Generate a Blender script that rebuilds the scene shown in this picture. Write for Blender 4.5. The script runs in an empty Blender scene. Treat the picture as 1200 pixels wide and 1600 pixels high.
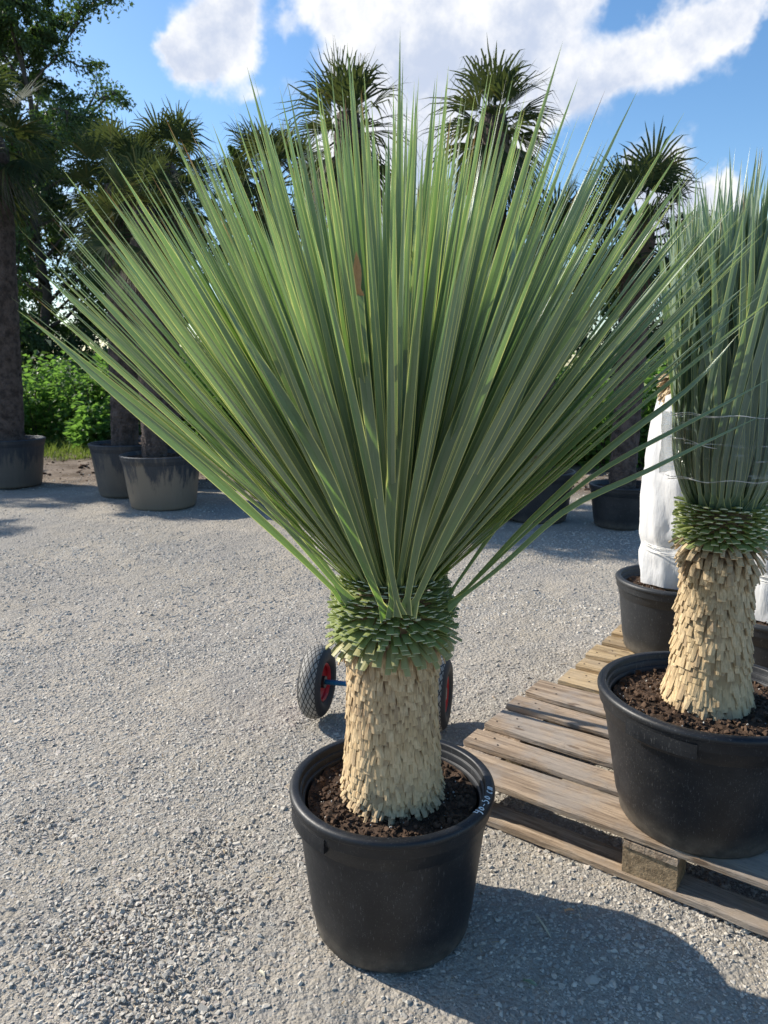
import bpy, bmesh, math, random
import numpy as np
from mathutils import Vector

R = math.radians
random.seed(7)
rng = np.random.default_rng(11)
S = bpy.context.scene
COL = S.collection

# ------------------------------------------------------------------ camera
CAM_H, PITCH, FPX = 1.37, R(11.0), 1155.0
cam = bpy.data.cameras.new('camera')
cam_o = bpy.data.objects.new('camera', cam)
COL.objects.link(cam_o)
cam_o.location = (0, 0, CAM_H)
cam_o.rotation_euler = (R(90) - PITCH, 0, 0)
cam.sensor_fit = 'VERTICAL'
cam.sensor_height = 36.0
cam.sensor_width = 27.0
cam.lens = FPX * 36.0 / 1600.0
cam.clip_start = 0.05
cam.clip_end = 3000
cam.dof.use_dof = True
cam.dof.focus_distance = 1.75
cam.dof.aperture_fstop = 9.0
S.camera = cam_o

SP, CP = math.sin(PITCH), math.cos(PITCH)
def ray(u, v):                      # direction of a photo pixel
    x, y = u - 600.0, v - 800.0
    return np.array([x, FPX * CP - y * SP, -(FPX * SP + y * CP)])
def at_y(u, v, Y):                  # point of that direction at forward distance Y
    d = ray(u, v)
    return np.array([0, 0, CAM_H]) + d * (Y / d[1])

# ------------------------------------------------------------------ node helper
class G:
    def __init__(s, tree):
        s.t = tree
    def n(s, typ, props=None, ins=None, out=0):
        nd = s.t.nodes.new(typ)
        for k, v in (props or {}).items():
            setattr(nd, k, v)
        for k, v in (ins or {}).items():
            sock = nd.inputs[k]
            if isinstance(v, bpy.types.NodeSocket):
                s.t.links.new(v, sock)
            else:
                sock.default_value = v
        nd_out = nd.outputs[out] if out is not None else nd
        return nd_out
    def m(s, op, a, b=0.0, c=0.0, clamp=False):
        return s.n('ShaderNodeMath', {'operation': op, 'use_clamp': clamp}, {0: a, 1: b, 2: c})
    def mix(s, f, a, b, blend='MIX'):
        nd = s.t.nodes.new('ShaderNodeMix')
        nd.data_type = 'RGBA'; nd.blend_type = blend
        for i, v in ((0, f), (6, a), (7, b)):
            if isinstance(v, bpy.types.NodeSocket): s.t.links.new(v, nd.inputs[i])
            else: nd.inputs[i].default_value = v if i == 0 else (*v, 1.0)
        return nd.outputs[2]
    def ramp(s, f, lo, hi, a=0.0, b=1.0):
        return s.n('ShaderNodeMapRange', {'interpolation_type': 'SMOOTHSTEP'}, {0: f, 1: lo, 2: hi, 3: a, 4: b})
    def noise(s, vec, scale, detail=4.0, rough=0.55, dist=0.0, out=0):
        return s.n('ShaderNodeTexNoise', None, {'Vector': vec, 'Scale': scale, 'Detail': detail, 'Roughness': rough, 'Distortion': dist}, out)
    def voro(s, vec, scale, feature='F1', out=0, rnd=1.0):
        return s.n('ShaderNodeTexVoronoi', {'feature': feature}, {'Vector': vec, 'Scale': scale, 'Randomness': rnd}, out)
    def attr(s, name):
        return s.n('ShaderNodeAttribute', {'attribute_name': name}, None, 2)
    def obj(s):
        return s.n('ShaderNodeTexCoord', None, None, 3)
    def mapv(s, vec, scale=(1, 1, 1), loc=(0, 0, 0)):
        return s.n('ShaderNodeMapping', None, {0: vec, 1: loc, 3: scale})
    def bump(s, h, strength=0.5, dist=0.01, normal=None):
        ins = {'Strength': strength, 'Distance': dist, 'Height': h}
        if normal is not None: ins['Normal'] = normal
        return s.n('ShaderNodeBump', None, ins)

def new_mat(name):
    m = bpy.data.materials.new(name)
    m.use_nodes = True
    for n in list(m.node_tree.nodes):
        m.node_tree.nodes.remove(n)
    return m, G(m.node_tree)
def finish(g, shader):
    o = g.t.nodes.new('ShaderNodeOutputMaterial')
    g.t.links.new(shader, o.inputs[0])
def princ(g, col, rough=0.6, normal=None, spec=0.5, metal=0.0):
    ins = {'Base Color': col if isinstance(col, bpy.types.NodeSocket) else (*col, 1), 'Roughness': rough,
           'Specular IOR Level': spec, 'Metallic': metal}
    if normal is not None: ins['Normal'] = normal
    return g.n('ShaderNodeBsdfPrincipled', None, ins)

# ------------------------------------------------------------------ world: sky with clouds, sun
SUN_EL, SUN_ROT = R(34.0), R(-66.0)
w = bpy.data.worlds.new('World')
S.world = w
w.use_nodes = True
for n in list(w.node_tree.nodes): w.node_tree.nodes.remove(n)
g = G(w.node_tree)
sky = g.n('ShaderNodeTexSky', {'sky_type': 'NISHITA', 'sun_disc': False, 'sun_elevation': SUN_EL, 'sun_rotation': SUN_ROT,
                               'air_density': 1.0, 'dust_density': 0.6, 'ozone_density': 2.2})
sky = g.n('ShaderNodeHueSaturation', None, {'Saturation': 1.2, 'Value': .86, 'Color': sky})
dirv = g.n('ShaderNodeTexCoord', None, None, 0)
warp = g.noise(dirv, 9.0, 5.0, 0.6, out=1)
warp = g.n('ShaderNodeVectorMath', {'operation': 'SUBTRACT'}, {0: warp, 1: (.5, .5, .5)})
wdir = g.n('ShaderNodeVectorMath', {'operation': 'MULTIPLY_ADD'}, {0: warp, 1: (.10, .10, .10), 2: dirv})
wdir = g.n('ShaderNodeVectorMath', {'operation': 'NORMALIZE'}, {0: wdir})
BLOBS = [(330, 58, 66, 1.2), (290, 88, 46, 1.1), (378, 46, 46, 1.1), (262, 82, 22, .8), (385, 135, 16, .55),
         (500, 18, 45, .9), (580, 45, 75, 1), (700, 30, 110, 1), (820, 10, 95, 1), (905, 5, 40, .8), (450, 50, 25, .6),
         (560, 120, 75, .8), (650, 150, 90, .85), (770, 130, 100, .9), (850, 125, 70, .9), (885, 165, 55, .8), (820, 200, 45, .7),
         (510, 210, 60, .7), (590, 250, 70, .7), (690, 240, 80, .65), (440, 140, 30, .5),
         (950, 112, 55, .95), (1010, 92, 60, 1), (1065, 62, 64, 1), (1125, 32, 66, 1), (1170, 8, 44, .9),
         (1035, 275, 42, 1.5), (1005, 262, 20, .8), (1110, 288, 20, .6), (1095, 335, 42, 1.5), (1065, 350, 36, 1.3), (1150, 355, 40, 1.3),
         (1090, 400, 60, .7), (0, 10, 45, .9), (0, 120, 70, .6), (150, 330, 160, .55), (620, 380, 120, .5),
         (300, -220, 120, 1), (650, -330, 160, 1), (1100, -260, 120, .9), (1500, 150, 120, 1), (1750, 0, 140, 1), (-400, 100, 130, .9)]
acc = None
for (u, v, r, wt) in BLOBS:
    d = ray(u, v); c2 = 1 + ((u - 600) ** 2 + (v - 800) ** 2) / FPX ** 2
    d = d / np.linalg.norm(d)
    sig = r * .69 / FPX / c2 ** .75
    k = 1.0 / sig ** 2
    dt = g.n('ShaderNodeVectorMath', {'operation': 'DOT_PRODUCT'}, {0: wdir, 1: tuple(d)}, 1)
    e = g.m('EXPONENT', g.m('MULTIPLY_ADD', dt, k, -k))
    acc = g.m('MULTIPLY', e, wt) if acc is None else g.m('MULTIPLY_ADD', e, wt, acc)
acc = g.m('MINIMUM', acc, 1.25)
fb = g.noise(dirv, 7.0, 9.0, .62)
fb2 = g.noise(dirv, 26.0, 6.0, .6)
dens = g.m('MULTIPLY_ADD', g.m('SUBTRACT', fb, .5), 1.5, g.m('MULTIPLY', acc, 1.0))
dens = g.m('MULTIPLY_ADD', g.m('SUBTRACT', fb2, .5), .75, dens)
mask = g.ramp(dens, .28, 1.05)
shade = g.ramp(g.m('MULTIPLY_ADD', g.m('SUBTRACT', g.noise(g.mapv(dirv, loc=(.02, 0, -.03)), 9.0, 8.0, .62), .5), 3.6, g.m('MULTIPLY', acc, .58)), .15, 1.2)
ccol = g.mix(shade, (4.75, 4.75, 4.8), (2.7, 3.05, 3.8))
tot = g.mix(mask, sky, ccol)
bg = g.n('ShaderNodeBackground', None, {0: tot, 1: 0.135})
wo = w.node_tree.nodes.new('ShaderNodeOutputWorld')
w.node_tree.links.new(bg, wo.inputs[0])

sun = bpy.data.lights.new('sun', 'SUN')
sun.energy = 4.2; sun.angle = R(0.55); sun.color = (1.0, .935, .83)
sun_o = bpy.data.objects.new('sun', sun); COL.objects.link(sun_o)
to_sun = Vector((math.sin(SUN_ROT) * math.cos(SUN_EL), math.cos(SUN_ROT) * math.cos(SUN_EL), math.sin(SUN_EL)))
sun_o.rotation_euler = to_sun.to_track_quat('Z', 'Y').to_euler()
sun_o.location = (-6, 4, 8)
S.view_settings.view_transform = 'Standard'
S.view_settings.look = 'None'
S.view_settings.gamma = 1.0
S.view_settings.exposure = 0.76
S.cycles.use_denoising = True
S.cycles.denoiser = 'OPENIMAGEDENOISE'
S.cycles.denoising_input_passes = 'RGB_ALBEDO_NORMAL'
S.cycles.denoising_prefilter = 'ACCURATE'
S.cycles.sample_clamp_indirect = 4.0
S.cycles.max_bounces = 7
S.cycles.transparent_max_bounces = 8
S.cycles.diffuse_bounces = 4
S.cycles.glossy_bounces = 2
S.cycles.caustics_reflective = False
S.cycles.caustics_refractive = False

# ------------------------------------------------------------------ mesh helpers
class MB:
    def __init__(s):
        s.V = []; s.F = {}; s.A = {'rnd': [], 'u': [], 'v': []}; s.n = 0
    def add(s, V, F, rnd=0.0, u=0.0, v=0.0):
        V = np.asarray(V, float).reshape(-1, 3); k = len(V)
        s.V.append(V)
        for key, val in (('rnd', rnd), ('u', u), ('v', v)):
            s.A[key].append(np.broadcast_to(np.asarray(val, float), (k,)))
        if not isinstance(F, (list, tuple)) or (len(F) and not isinstance(F[0], np.ndarray)): F = [np.asarray(F)]
        for f in F:
            f = np.asarray(f, int)
            if f.size: s.F.setdefault(f.shape[1], []).append(f + s.n)
        s.n += k
        return s
    def build(s, name, mat, parent=None, smooth=False, loc=None):
        V = np.concatenate(s.V)
        me = bpy.data.meshes.new(name)
        loops = []; tot = []
        for k, fl in s.F.items():
            f = np.concatenate(fl); loops.append(f.ravel()); tot.append(np.full(len(f), k))
        loops = np.concatenate(loops); tot = np.concatenate(tot)
        start = np.concatenate([[0], np.cumsum(tot)[:-1]])
        me.vertices.add(len(V)); me.vertices.foreach_set('co', V.astype(np.float32).ravel())
        me.loops.add(len(loops)); me.loops.foreach_set('vertex_index', loops.astype(np.int32))
        me.polygons.add(len(tot)); me.polygons.foreach_set('loop_start', start.astype(np.int32))
        me.polygons.foreach_set('loop_total', tot.astype(np.int32))
        me.polygons.foreach_set('use_smooth', np.full(len(tot), smooth))
        me.update(calc_edges=True)
        for key, arrs in s.A.items():
            a = np.concatenate(arrs)
            if np.any(a != 0):
                at = me.attributes.new(key, 'FLOAT', 'POINT'); at.data.foreach_set('value', a.astype(np.float32))
        me.materials.append(mat)
        o = bpy.data.objects.new(name, me); COL.objects.link(o)
        if parent is not None: o.parent = parent
        if loc is not None: o.location = loc
        return o

def thing(name, label, cat, loc=(0, 0, 0), rz=0.0, group=None):
    o = bpy.data.objects.new(name, None); COL.objects.link(o)
    o.empty_display_size = .2
    o.location = loc; o.rotation_euler = (0, 0, rz)
    return tag(o, label, cat, group)
def tag(o, label=None, cat=None, group=None, kind=None):
    if label: o['label'] = label
    if cat: o['category'] = cat
    if group: o['group'] = group
    if kind: o['kind'] = kind
    return o

def lathe(prof, seg=64, close=False):
    prof = np.asarray(prof, float); n = len(prof)
    a = np.linspace(0, 2 * math.pi, seg, endpoint=False)
    V = np.stack([prof[:, None, 0] * np.cos(a), prof[:, None, 0] * np.sin(a), np.repeat(prof[:, 1:2], seg, 1)], -1)
    i = np.arange(n - 1)[:, None]; j = np.arange(seg)[None]; j2 = (j + 1) % seg
    F = np.stack([i * seg + j, i * seg + j2, (i + 1) * seg + j2, (i + 1) * seg + j], -1).reshape(-1, 4)
    uu = np.broadcast_to(a / (2 * math.pi), (n, seg)).ravel()
    return V.reshape(-1, 3), F, uu
def tube(P, rad, seg=6, cap=True):
    P = np.asarray(P, float); n = len(P); rad = np.broadcast_to(np.asarray(rad, float), (n,))
    T = np.gradient(P, axis=0); T /= np.linalg.norm(T, axis=1)[:, None] + 1e-9
    ref = np.array([0, 0, 1.0]) if abs(T[0][2]) < .9 else np.array([1.0, 0, 0])
    A = np.cross(T, ref); A /= np.linalg.norm(A, axis=1)[:, None] + 1e-9
    B = np.cross(T, A)
    a = np.linspace(0, 2 * math.pi, seg, endpoint=False)
    V = P[:, None] + rad[:, None, None] * (np.cos(a)[None, :, None] * A[:, None] + np.sin(a)[None, :, None] * B[:, None])
    i = np.arange(n - 1)[:, None]; j = np.arange(seg)[None]; j2 = (j + 1) % seg
    F = [np.stack([i * seg + j, i * seg + j2, (i + 1) * seg + j2, (i + 1) * seg + j], -1).reshape(-1, 4)]
    if cap: F += [np.arange(seg)[None, ::-1], (np.arange(seg) + (n - 1) * seg)[None]]
    return V.reshape(-1, 3), F
def hash2(ix, iy, sd=0):
    h = np.sin(ix * 127.1 + iy * 311.7 + sd * 74.7) * 43758.5453
    return h - np.floor(h)
def vnoise(x, y, sd=0):
    ix, iy = np.floor(x), np.floor(y); fx, fy = x - ix, y - iy
    fx = fx * fx * (3 - 2 * fx); fy = fy * fy * (3 - 2 * fy)
    a = hash2(ix, iy, sd); b = hash2(ix + 1, iy, sd); c = hash2(ix, iy + 1, sd); d = hash2(ix + 1, iy + 1, sd)
    return (a * (1 - fx) + b * fx) * (1 - fy) + (c * (1 - fx) + d * fx) * fy - .5
def ground_h(x, y):
    h = .010 * vnoise(x * 2.1, y * 2.1, 1) + .014 * vnoise(x * .7, y * .7, 2) + .010 * vnoise(x * 6, y * 6, 3) + .006 * vnoise(x * 19, y * 19, 5) + .004 * vnoise(x * 43, y * 43, 6)
    h = h * np.clip(1.2 - y * .02, .3, 1)
    verge = np.clip((y + .12 * x - 8.4) / 1.2, 0, 1)
    h = h + verge * (.07 * vnoise(x * 1.9, y * 2.6, 7) + .05 * vnoise(x * 5, y * 6, 9) + .05)
    return h - .008
def norm(v): return v / (np.linalg.norm(v, axis=-1, keepdims=True) + 1e-9)

# base shapes of crushed stone
def stone_shapes(k, seed):
    r = random.Random(seed); out = []
    for _ in range(k):
        bm = bmesh.new()
        for _ in range(11):
            p = Vector((r.gauss(0, 1), r.gauss(0, 1), r.gauss(0, 1))).normalized()
            p = Vector((p.x * r.uniform(.8, 1), p.y * r.uniform(.55, .8), p.z * r.uniform(.35, .6)))
            bm.verts.new(p)
        res = bmesh.ops.convex_hull(bm, input=bm.verts)
        for v in list(bm.verts):
            if not v.link_faces: bm.verts.remove(v)
        bm.verts.index_update()
        bmesh.ops.triangulate(bm, faces=bm.faces)
        V = np.array([v.co[:] for v in bm.verts]); F = np.array([[v.index for v in f.verts] for f in bm.faces])
        bm.free(); out.append((V, F))
    return out
SHAPES = stone_shapes(14, 5)
def scatter_stones(mb, P, size, tilt=.35, rn=None, squash=1.0):
    n = len(P); which = rng.integers(0, len(SHAPES), n)
    rn = rng.random(n) if rn is None else rn
    for k, (V, F) in enumerate(SHAPES):
        idx = np.where(which == k)[0]; m = len(idx)
        if not m: continue
        yaw = rng.random(m) * 2 * math.pi; tx = rng.normal(0, tilt, m); ty = rng.normal(0, tilt, m)
        cz, sz = np.cos(yaw), np.sin(yaw); Z = np.zeros(m); O = np.ones(m)
        Rz = np.stack([cz, -sz, Z, sz, cz, Z, Z, Z, O], -1).reshape(m, 3, 3)
        Rx = np.stack([O, Z, Z, Z, np.cos(tx), -np.sin(tx), Z, np.sin(tx), np.cos(tx)], -1).reshape(m, 3, 3)
        Ry = np.stack([np.cos(ty), Z, np.sin(ty), Z, O, Z, -np.sin(ty), Z, np.cos(ty)], -1).reshape(m, 3, 3)
        M = Rz @ Rx @ Ry * size[idx][:, None, None]
        sc = np.stack([rng.uniform(.75, 1.25, m), rng.uniform(.75, 1.25, m), rng.uniform(.7, 1.2, m) * squash], -1)
        W = np.einsum('mij,mvj->mvi', M, V[None] * sc[:, None]) + P[idx][:, None]
        FF = F[None] + (np.arange(m) * len(V))[:, None, None]
        mb.add(W.reshape(-1, 3), FF.reshape(-1, 3), rnd=np.repeat(rn[idx], len(V)))

# ------------------------------------------------------------------ materials
def mat_ground():
    m, g = new_mat('ground')
    p = g.obj()
    big = g.noise(p, .9, 4, .6); mid = g.noise(p, 5.0, 5, .6); fine = g.noise(p, 160.0, 4, .75)
    v1 = g.voro(p, 58.0); v2 = g.voro(p, 130.0)
    vc = g.voro(p, 58.0, out=1)
    tone = g.n('ShaderNodeSeparateColor', None, {0: vc}, 0)
    base = g.mix(g.ramp(big, .35, .65), (.37, .325, .255), (.455, .40, .325))
    base = g.mix(g.ramp(g.noise(p, .55, 5, .65, .6), .46, .62, 0, .8), base, (.27, .255, .235))
    base = g.mix(g.ramp(g.noise(p, 2.3, 5, .7, .4), .52, .70, 0, .6), base, (.48, .415, .32))
    base = g.mix(g.ramp(mid, .4, .72), base, (.32, .295, .255))
    base = g.mix(g.m('MULTIPLY', tone, .35), base, (.46, .43, .385))
    base = g.mix(g.ramp(fine, .35, .7, 0, .55), base, (.20, .185, .16))
    sep = g.n('ShaderNodeSeparateXYZ', None, {0: p}, None)
    yy = g.m('MULTIPLY_ADD', sep.outputs[0], .12, sep.outputs[1])
    yy = g.m('MULTIPLY_ADD', g.m('SUBTRACT', g.noise(p, 1.3, 5, .7), .5), 2.0, yy)
    dirt = g.mix(g.ramp(g.noise(p, 3.0, 6, .7), .35, .65), (.13, .095, .065), (.27, .215, .165))
    green = g.mix(g.ramp(g.noise(p, 6.0, 5, .7), .4, .6), (.05, .07, .02), (.11, .14, .045))
    base = g.mix(g.ramp(yy, 7.7, 8.8), base, dirt)
    base = g.mix(g.ramp(yy, 11.0, 12.2), base, green)
    hgt = g.m('ADD', g.m('MULTIPLY', v1, -.7), g.m('ADD', g.m('MULTIPLY', v2, -.35), g.m('MULTIPLY', fine, .4)))
    nb = g.bump(hgt, .9, .012)
    finish(g, princ(g, base, .92, nb, .2))
    return m
def mat_stone():
    m, g = new_mat('crushed_stone')
    p = g.obj(); r = g.attr('rnd')
    c = g.mix(r, (.27, .255, .225), (.62, .565, .48))
    c = g.mix(g.ramp(g.m('FRACT', g.m('MULTIPLY', r, 17.3)), .82, .95, 0, .6), c, (.42, .34, .29))
    c = g.mix(g.ramp(g.noise(p, 120, 4, .7), .35, .75, 0, .5), c, (.42, .40, .35))
    nb = g.bump(g.noise(p, 350, 3, .6), .5, .002)
    finish(g, princ(g, c, .85, nb, .3))
    return m
def mat_yucca(name, a, b, trans, edge, brown=True):
    m, g = new_mat(name)
    p = g.obj(); r = g.attr('rnd'); u = g.attr('u'); v = g.attr('v')
    c = g.mix(r, a, b)
    wax = g.ramp(g.m('MULTIPLY_ADD', r, .5, v), .35, 1.05)      # pale waxy bloom, stronger towards the tips
    c = g.mix(g.m('MULTIPLY', wax, .5), c, (.29, .38, .30))
    st = g.noise(g.n('ShaderNodeCombineXYZ', None, {0: g.m('MULTIPLY', u, 7.0), 1: g.m('MULTIPLY', v, 2.0), 2: g.m('MULTIPLY', r, 91.0)}), 1.6, 3, .6)
    c = g.mix(g.ramp(st, .35, .7, 0, .3), c, tuple(x * .62 for x in a))
    c = g.mix(g.ramp(g.noise(p, 60, 4, .7), .55, .75, 0, .25), c, (.25, .27, .15))
    au = g.m('ABSOLUTE', u)
    ed = g.ramp(au, .83, .90)
    c = g.mix(ed, c, edge)
    if brown:
        tipf = g.m('MULTIPLY_ADD', g.m('FRACT', g.m('MULTIPLY', r, 37.7)), .08, .91)
        tb = g.n('ShaderNodeMapRange', None, {0: v, 1: tipf, 2: g.m('ADD', tipf, .04), 3: 0.0, 4: .85})
        pick = g.m('GREATER_THAN', g.m('FRACT', g.m('MULTIPLY', r, 11.1)), .8)
        spot = g.m('MULTIPLY', g.ramp(g.noise(p, 14, 3, .6), .70, .75, 0, .7), g.m('GREATER_THAN', v, .45))
        bf = g.m('MAXIMUM', g.m('MULTIPLY', tb, pick), g.m('MULTIPLY', spot, g.m('GREATER_THAN', g.m('FRACT', g.m('MULTIPLY', r, 5.3)), .8)))
        c = g.mix(bf, c, (.14, .085, .055))
    nb = g.bump(st, .25, .002)
    pr = princ(g, c, g.m('MULTIPLY_ADD', st, .20, .20), nb, .8)
    tcol = g.mix(g.m('MULTIPLY', wax, .45), trans, (.24, .36, .12))
    tcol = g.mix(ed, tcol, (.85, .9, .25))
    if brown: tcol = g.mix(bf, tcol, (.4, .15, .04))
    tr = g.n('ShaderNodeBsdfTranslucent', None, {'Color': tcol, 'Normal': nb})
    sh = g.n('ShaderNodeMixShader', None, {0: .29, 1: pr, 2: tr})
    finish(g, sh)
    return m
def mat_collar():
    m, g = new_mat('cut_green_leaf_base')
    r = g.attr('rnd'); v = g.attr('v'); p = g.obj()
    c = g.mix(r, (.24, .28, .09), (.37, .41, .17))
    c = g.mix(g.ramp(v, .0, .7, .5, 0), c, (.35, .42, .16))
    c = g.mix(g.ramp(v, .93, 1.0, 0, .5), c, (.35, .38, .24))
    zl = g.n('ShaderNodeSeparateXYZ', None, {0: p}, 2)
    zj = g.m('MULTIPLY_ADD', g.m('FRACT', g.m('MULTIPLY', r, 9.7)), .03, g.m('MULTIPLY', zl, -1.0))
    c = g.mix(g.ramp(zj, -.765, -.735, 0, .8), c, (.42, .36, .17))
    c = g.mix(g.m('GREATER_THAN', v, 1.5), c, (.46, .48, .34))
    c = g.mix(g.ramp(g.noise(p, 90, 3, .6), .6, .75, 0, .5), c, (.28, .26, .14))
    pr = princ(g, c, .42, None, .5)
    tr = g.n('ShaderNodeBsdfTranslucent', None, {'Color': (.55, .75, .12, 1)})
    finish(g, g.n('ShaderNodeMixShader', None, {0: .25, 1: pr, 2: tr}))
    return m
def mat_straw(name, a, b, dark):
    m, g = new_mat(name)
    r = g.attr('rnd'); v = g.attr('v'); p = g.obj()
    c = g.mix(r, a, b)
    st = g.noise(g.mapv(p, (9, 9, 1.2)), 22, 4, .65)
    c = g.mix(g.ramp(st, .38, .7, 0, .6), c, dark)
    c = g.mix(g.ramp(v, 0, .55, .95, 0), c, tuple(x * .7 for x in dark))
    c = g.mix(g.m('GREATER_THAN', v, 1.5), c, tuple(x * .85 for x in b))
    sepz = g.n('ShaderNodeSeparateXYZ', None, {0: p}, 2)
    c = g.mix(g.m('MULTIPLY', g.ramp(sepz, .62, .40), g.ramp(g.noise(p, 9, 3, .6), .3, .7, .15, .7)), c, (.73, .54, .30))
    c = g.mix(g.ramp(g.noise(p, 16, 5, .7), .54, .72, 0, .5), c, (.30, .20, .12))
    c = g.mix(g.m('MULTIPLY', g.m('GREATER_THAN', g.m('FRACT', g.m('MULTIPLY', r, 23.1)), .86), .5), c, (.30, .21, .13))
    nb = g.bump(st, .55, .003)
    pr = princ(g, c, .7, nb, .3)
    tr = g.n('ShaderNodeBsdfTranslucent', None, {'Color': (*b, 1)})
    finish(g, g.n('ShaderNodeMixShader', None, {0: .12, 1: pr, 2: tr}))
    return m
def mat_plastic(name, base, dust=.35, mud=0.0, rough=.42):
    m, g = new_mat(name)
    p = g.obj()
    sep = g.n('ShaderNodeSeparateXYZ', None, {0: p}, None); z = sep.outputs[2]
    n1 = g.noise(p, 7, 5, .65); n2 = g.noise(p, 90, 4, .7); sc = g.noise(g.mapv(p, (30, 30, 4)), 9, 3, .7)
    c = g.mix(g.ramp(n1, .42, .66, 0, dust * .55), base, (.06, .06, .062))
    c = g.mix(g.ramp(n2, .63, .80, 0, dust * .8), c, (.20, .185, .16))
    spk = g.m('MULTIPLY', g.ramp(g.voro(p, 150), .22, .10), g.ramp(n1, .38, .58))
    c = g.mix(g.m('MULTIPLY', spk, dust * .5, clamp=True), c, (.32, .31, .28))
    c = g.mix(g.m('MULTIPLY', g.ramp(sc, .62, .68), dust * .8), c, (.22, .22, .22))
    c = g.mix(g.m('MULTIPLY', g.ramp(z, .09, .0), g.ramp(g.noise(p, 25, 4, .7), .3, .7, .2, .55)), c, (.17, .15, .12))
    if mud:
        zz = g.m('MULTIPLY_ADD', g.m('SUBTRACT', g.noise(g.mapv(p, (5, 5, .8)), 1.3, 6, .75), .5), 1.5, z)
        c = g.mix(g.m('MULTIPLY', g.ramp(zz, .46, .24), mud), c, (.26, .21, .15))
        c = g.mix(g.m('MULTIPLY', g.ramp(g.noise(g.mapv(p, (14, 14, 1.0)), 1.0, 4, .7), .5, .7), mud * .5), c, (.22, .19, .15))
    nb = g.bump(g.m('ADD', g.m('MULTIPLY', n1, .5), g.m('MULTIPLY', n2, .12)), .35, .006)
    finish(g, princ(g, c, g.m('MULTIPLY_ADD', n2, .22, rough - .08), nb, .45))
    return m
def mat_soil():
    m, g = new_mat('potting_soil')
    p = g.obj(); r = g.attr('rnd')
    c = g.mix(g.ramp(g.noise(p, 40, 5, .7), .35, .7), (.028, .018, .012), (.10, .062, .04))
    c = g.mix(g.m('MULTIPLY', g.m('GREATER_THAN', r, .03), g.m('LESS_THAN', r, .5)), c, (.07, .042, .026))
    c = g.mix(g.m('MULTIPLY', g.m('GREATER_THAN', r, .5), g.m('LESS_THAN', r, .965)), c, (.12, .075, .048))
    c = g.mix(g.m('GREATER_THAN', r, .965), c, (.62, .6, .54))
    nb = g.bump(g.noise(p, 130, 5, .75), .8, .006)
    finish(g, princ(g, c, .9, nb, .25))
    return m
def mat_wood(name, a, b, grey, greyf):
    m, g = new_mat(name)
    p = g.obj(); r = g.attr('rnd'); v = g.attr('v')
    off = g.n('ShaderNodeCombineXYZ', None, {0: g.m('MULTIPLY', r, 13.0), 1: g.m('MULTIPLY', r, 7.0), 2: r})
    q = g.n('ShaderNodeVectorMath', {'operation': 'ADD'}, {0: p, 1: off})
    # grain runs along the attribute v: 0 = board lies along x, 1 = along y
    mx = g.mapv(q, (2.2, 38, 38)); my = g.mapv(q, (38, 2.2, 38))
    gv = g.n('ShaderNodeMix', {'data_type': 'VECTOR'}, {0: v, 4: mx, 5: my}, 1)
    gr = g.noise(gv, 1.0, 6, .62, .8); gf = g.noise(gv, 4.5, 4, .7)
    c = g.mix(g.m('FRACT', g.m('MULTIPLY', r, 5.7)), a, b)
    c = g.mix(g.ramp(gr, .40, .62, 0, .85), c, tuple(x * .5 for x in a))
    c = g.mix(g.ramp(gf, .54, .66, 0, .75), c, tuple(x * .28 for x in a))
    c = g.mix(g.ramp(g.noise(q, 5, 5, .65), .42, .62, 0, greyf), c, grey)
    c = g.mix(g.ramp(g.noise(q, 14, 5, .7), .58, .72, 0, .55), c, (.09, .07, .055))
    kn = g.ramp(g.voro(g.mapv(q, (5, 16, 16)), .9), .13, .07)
    c = g.mix(g.m('MULTIPLY', kn, .7), c, (.10, .06, .035))
    c = g.mix(g.m('GREATER_THAN', v, 1.5), c, (.05, .04, .035))
    v = g.m('MINIMUM', v, 1.0)
    nb = g.bump(g.m('ADD', gr, g.m('MULTIPLY', gf, .8)), .9, .008)
    finish(g, princ(g, c, .78, nb, .25))
    return m
def mat_simple(name, col, rough=.6, nscale=40, namp=.35, col2=None, bump=.3, bd=.003, metal=0, spec=.4):
    m, g = new_mat(name)
    p = g.obj()
    c = g.mix(g.ramp(g.noise(p, nscale, 5, .65), .35, .7, 0, namp), col, col2 or tuple(x * .5 for x in col))
    nb = g.bump(g.noise(p, nscale * 2.5, 4, .65), bump, bd)
    finish(g, princ(g, c, rough, nb, spec, metal))
    return m
def mat_leaf(name, a, b, c3, trans, tf=.35, rough=.45, spec=.3):
    m, g = new_mat(name)
    r = g.attr('rnd'); r2 = g.m('FRACT', g.m('MULTIPLY', r, 7.31))
    c = g.mix(r, a, b)
    c = g.mix(g.ramp(r2, .86, .95, 0, .8), c, c3)
    pr = princ(g, c, rough, None, spec)
    tr = g.n('ShaderNodeBsdfTranslucent', None, {'Color': (*trans, 1)})
    finish(g, g.n('ShaderNodeMixShader', None, {0: tf, 1: pr, 2: tr}))
    return m
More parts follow.
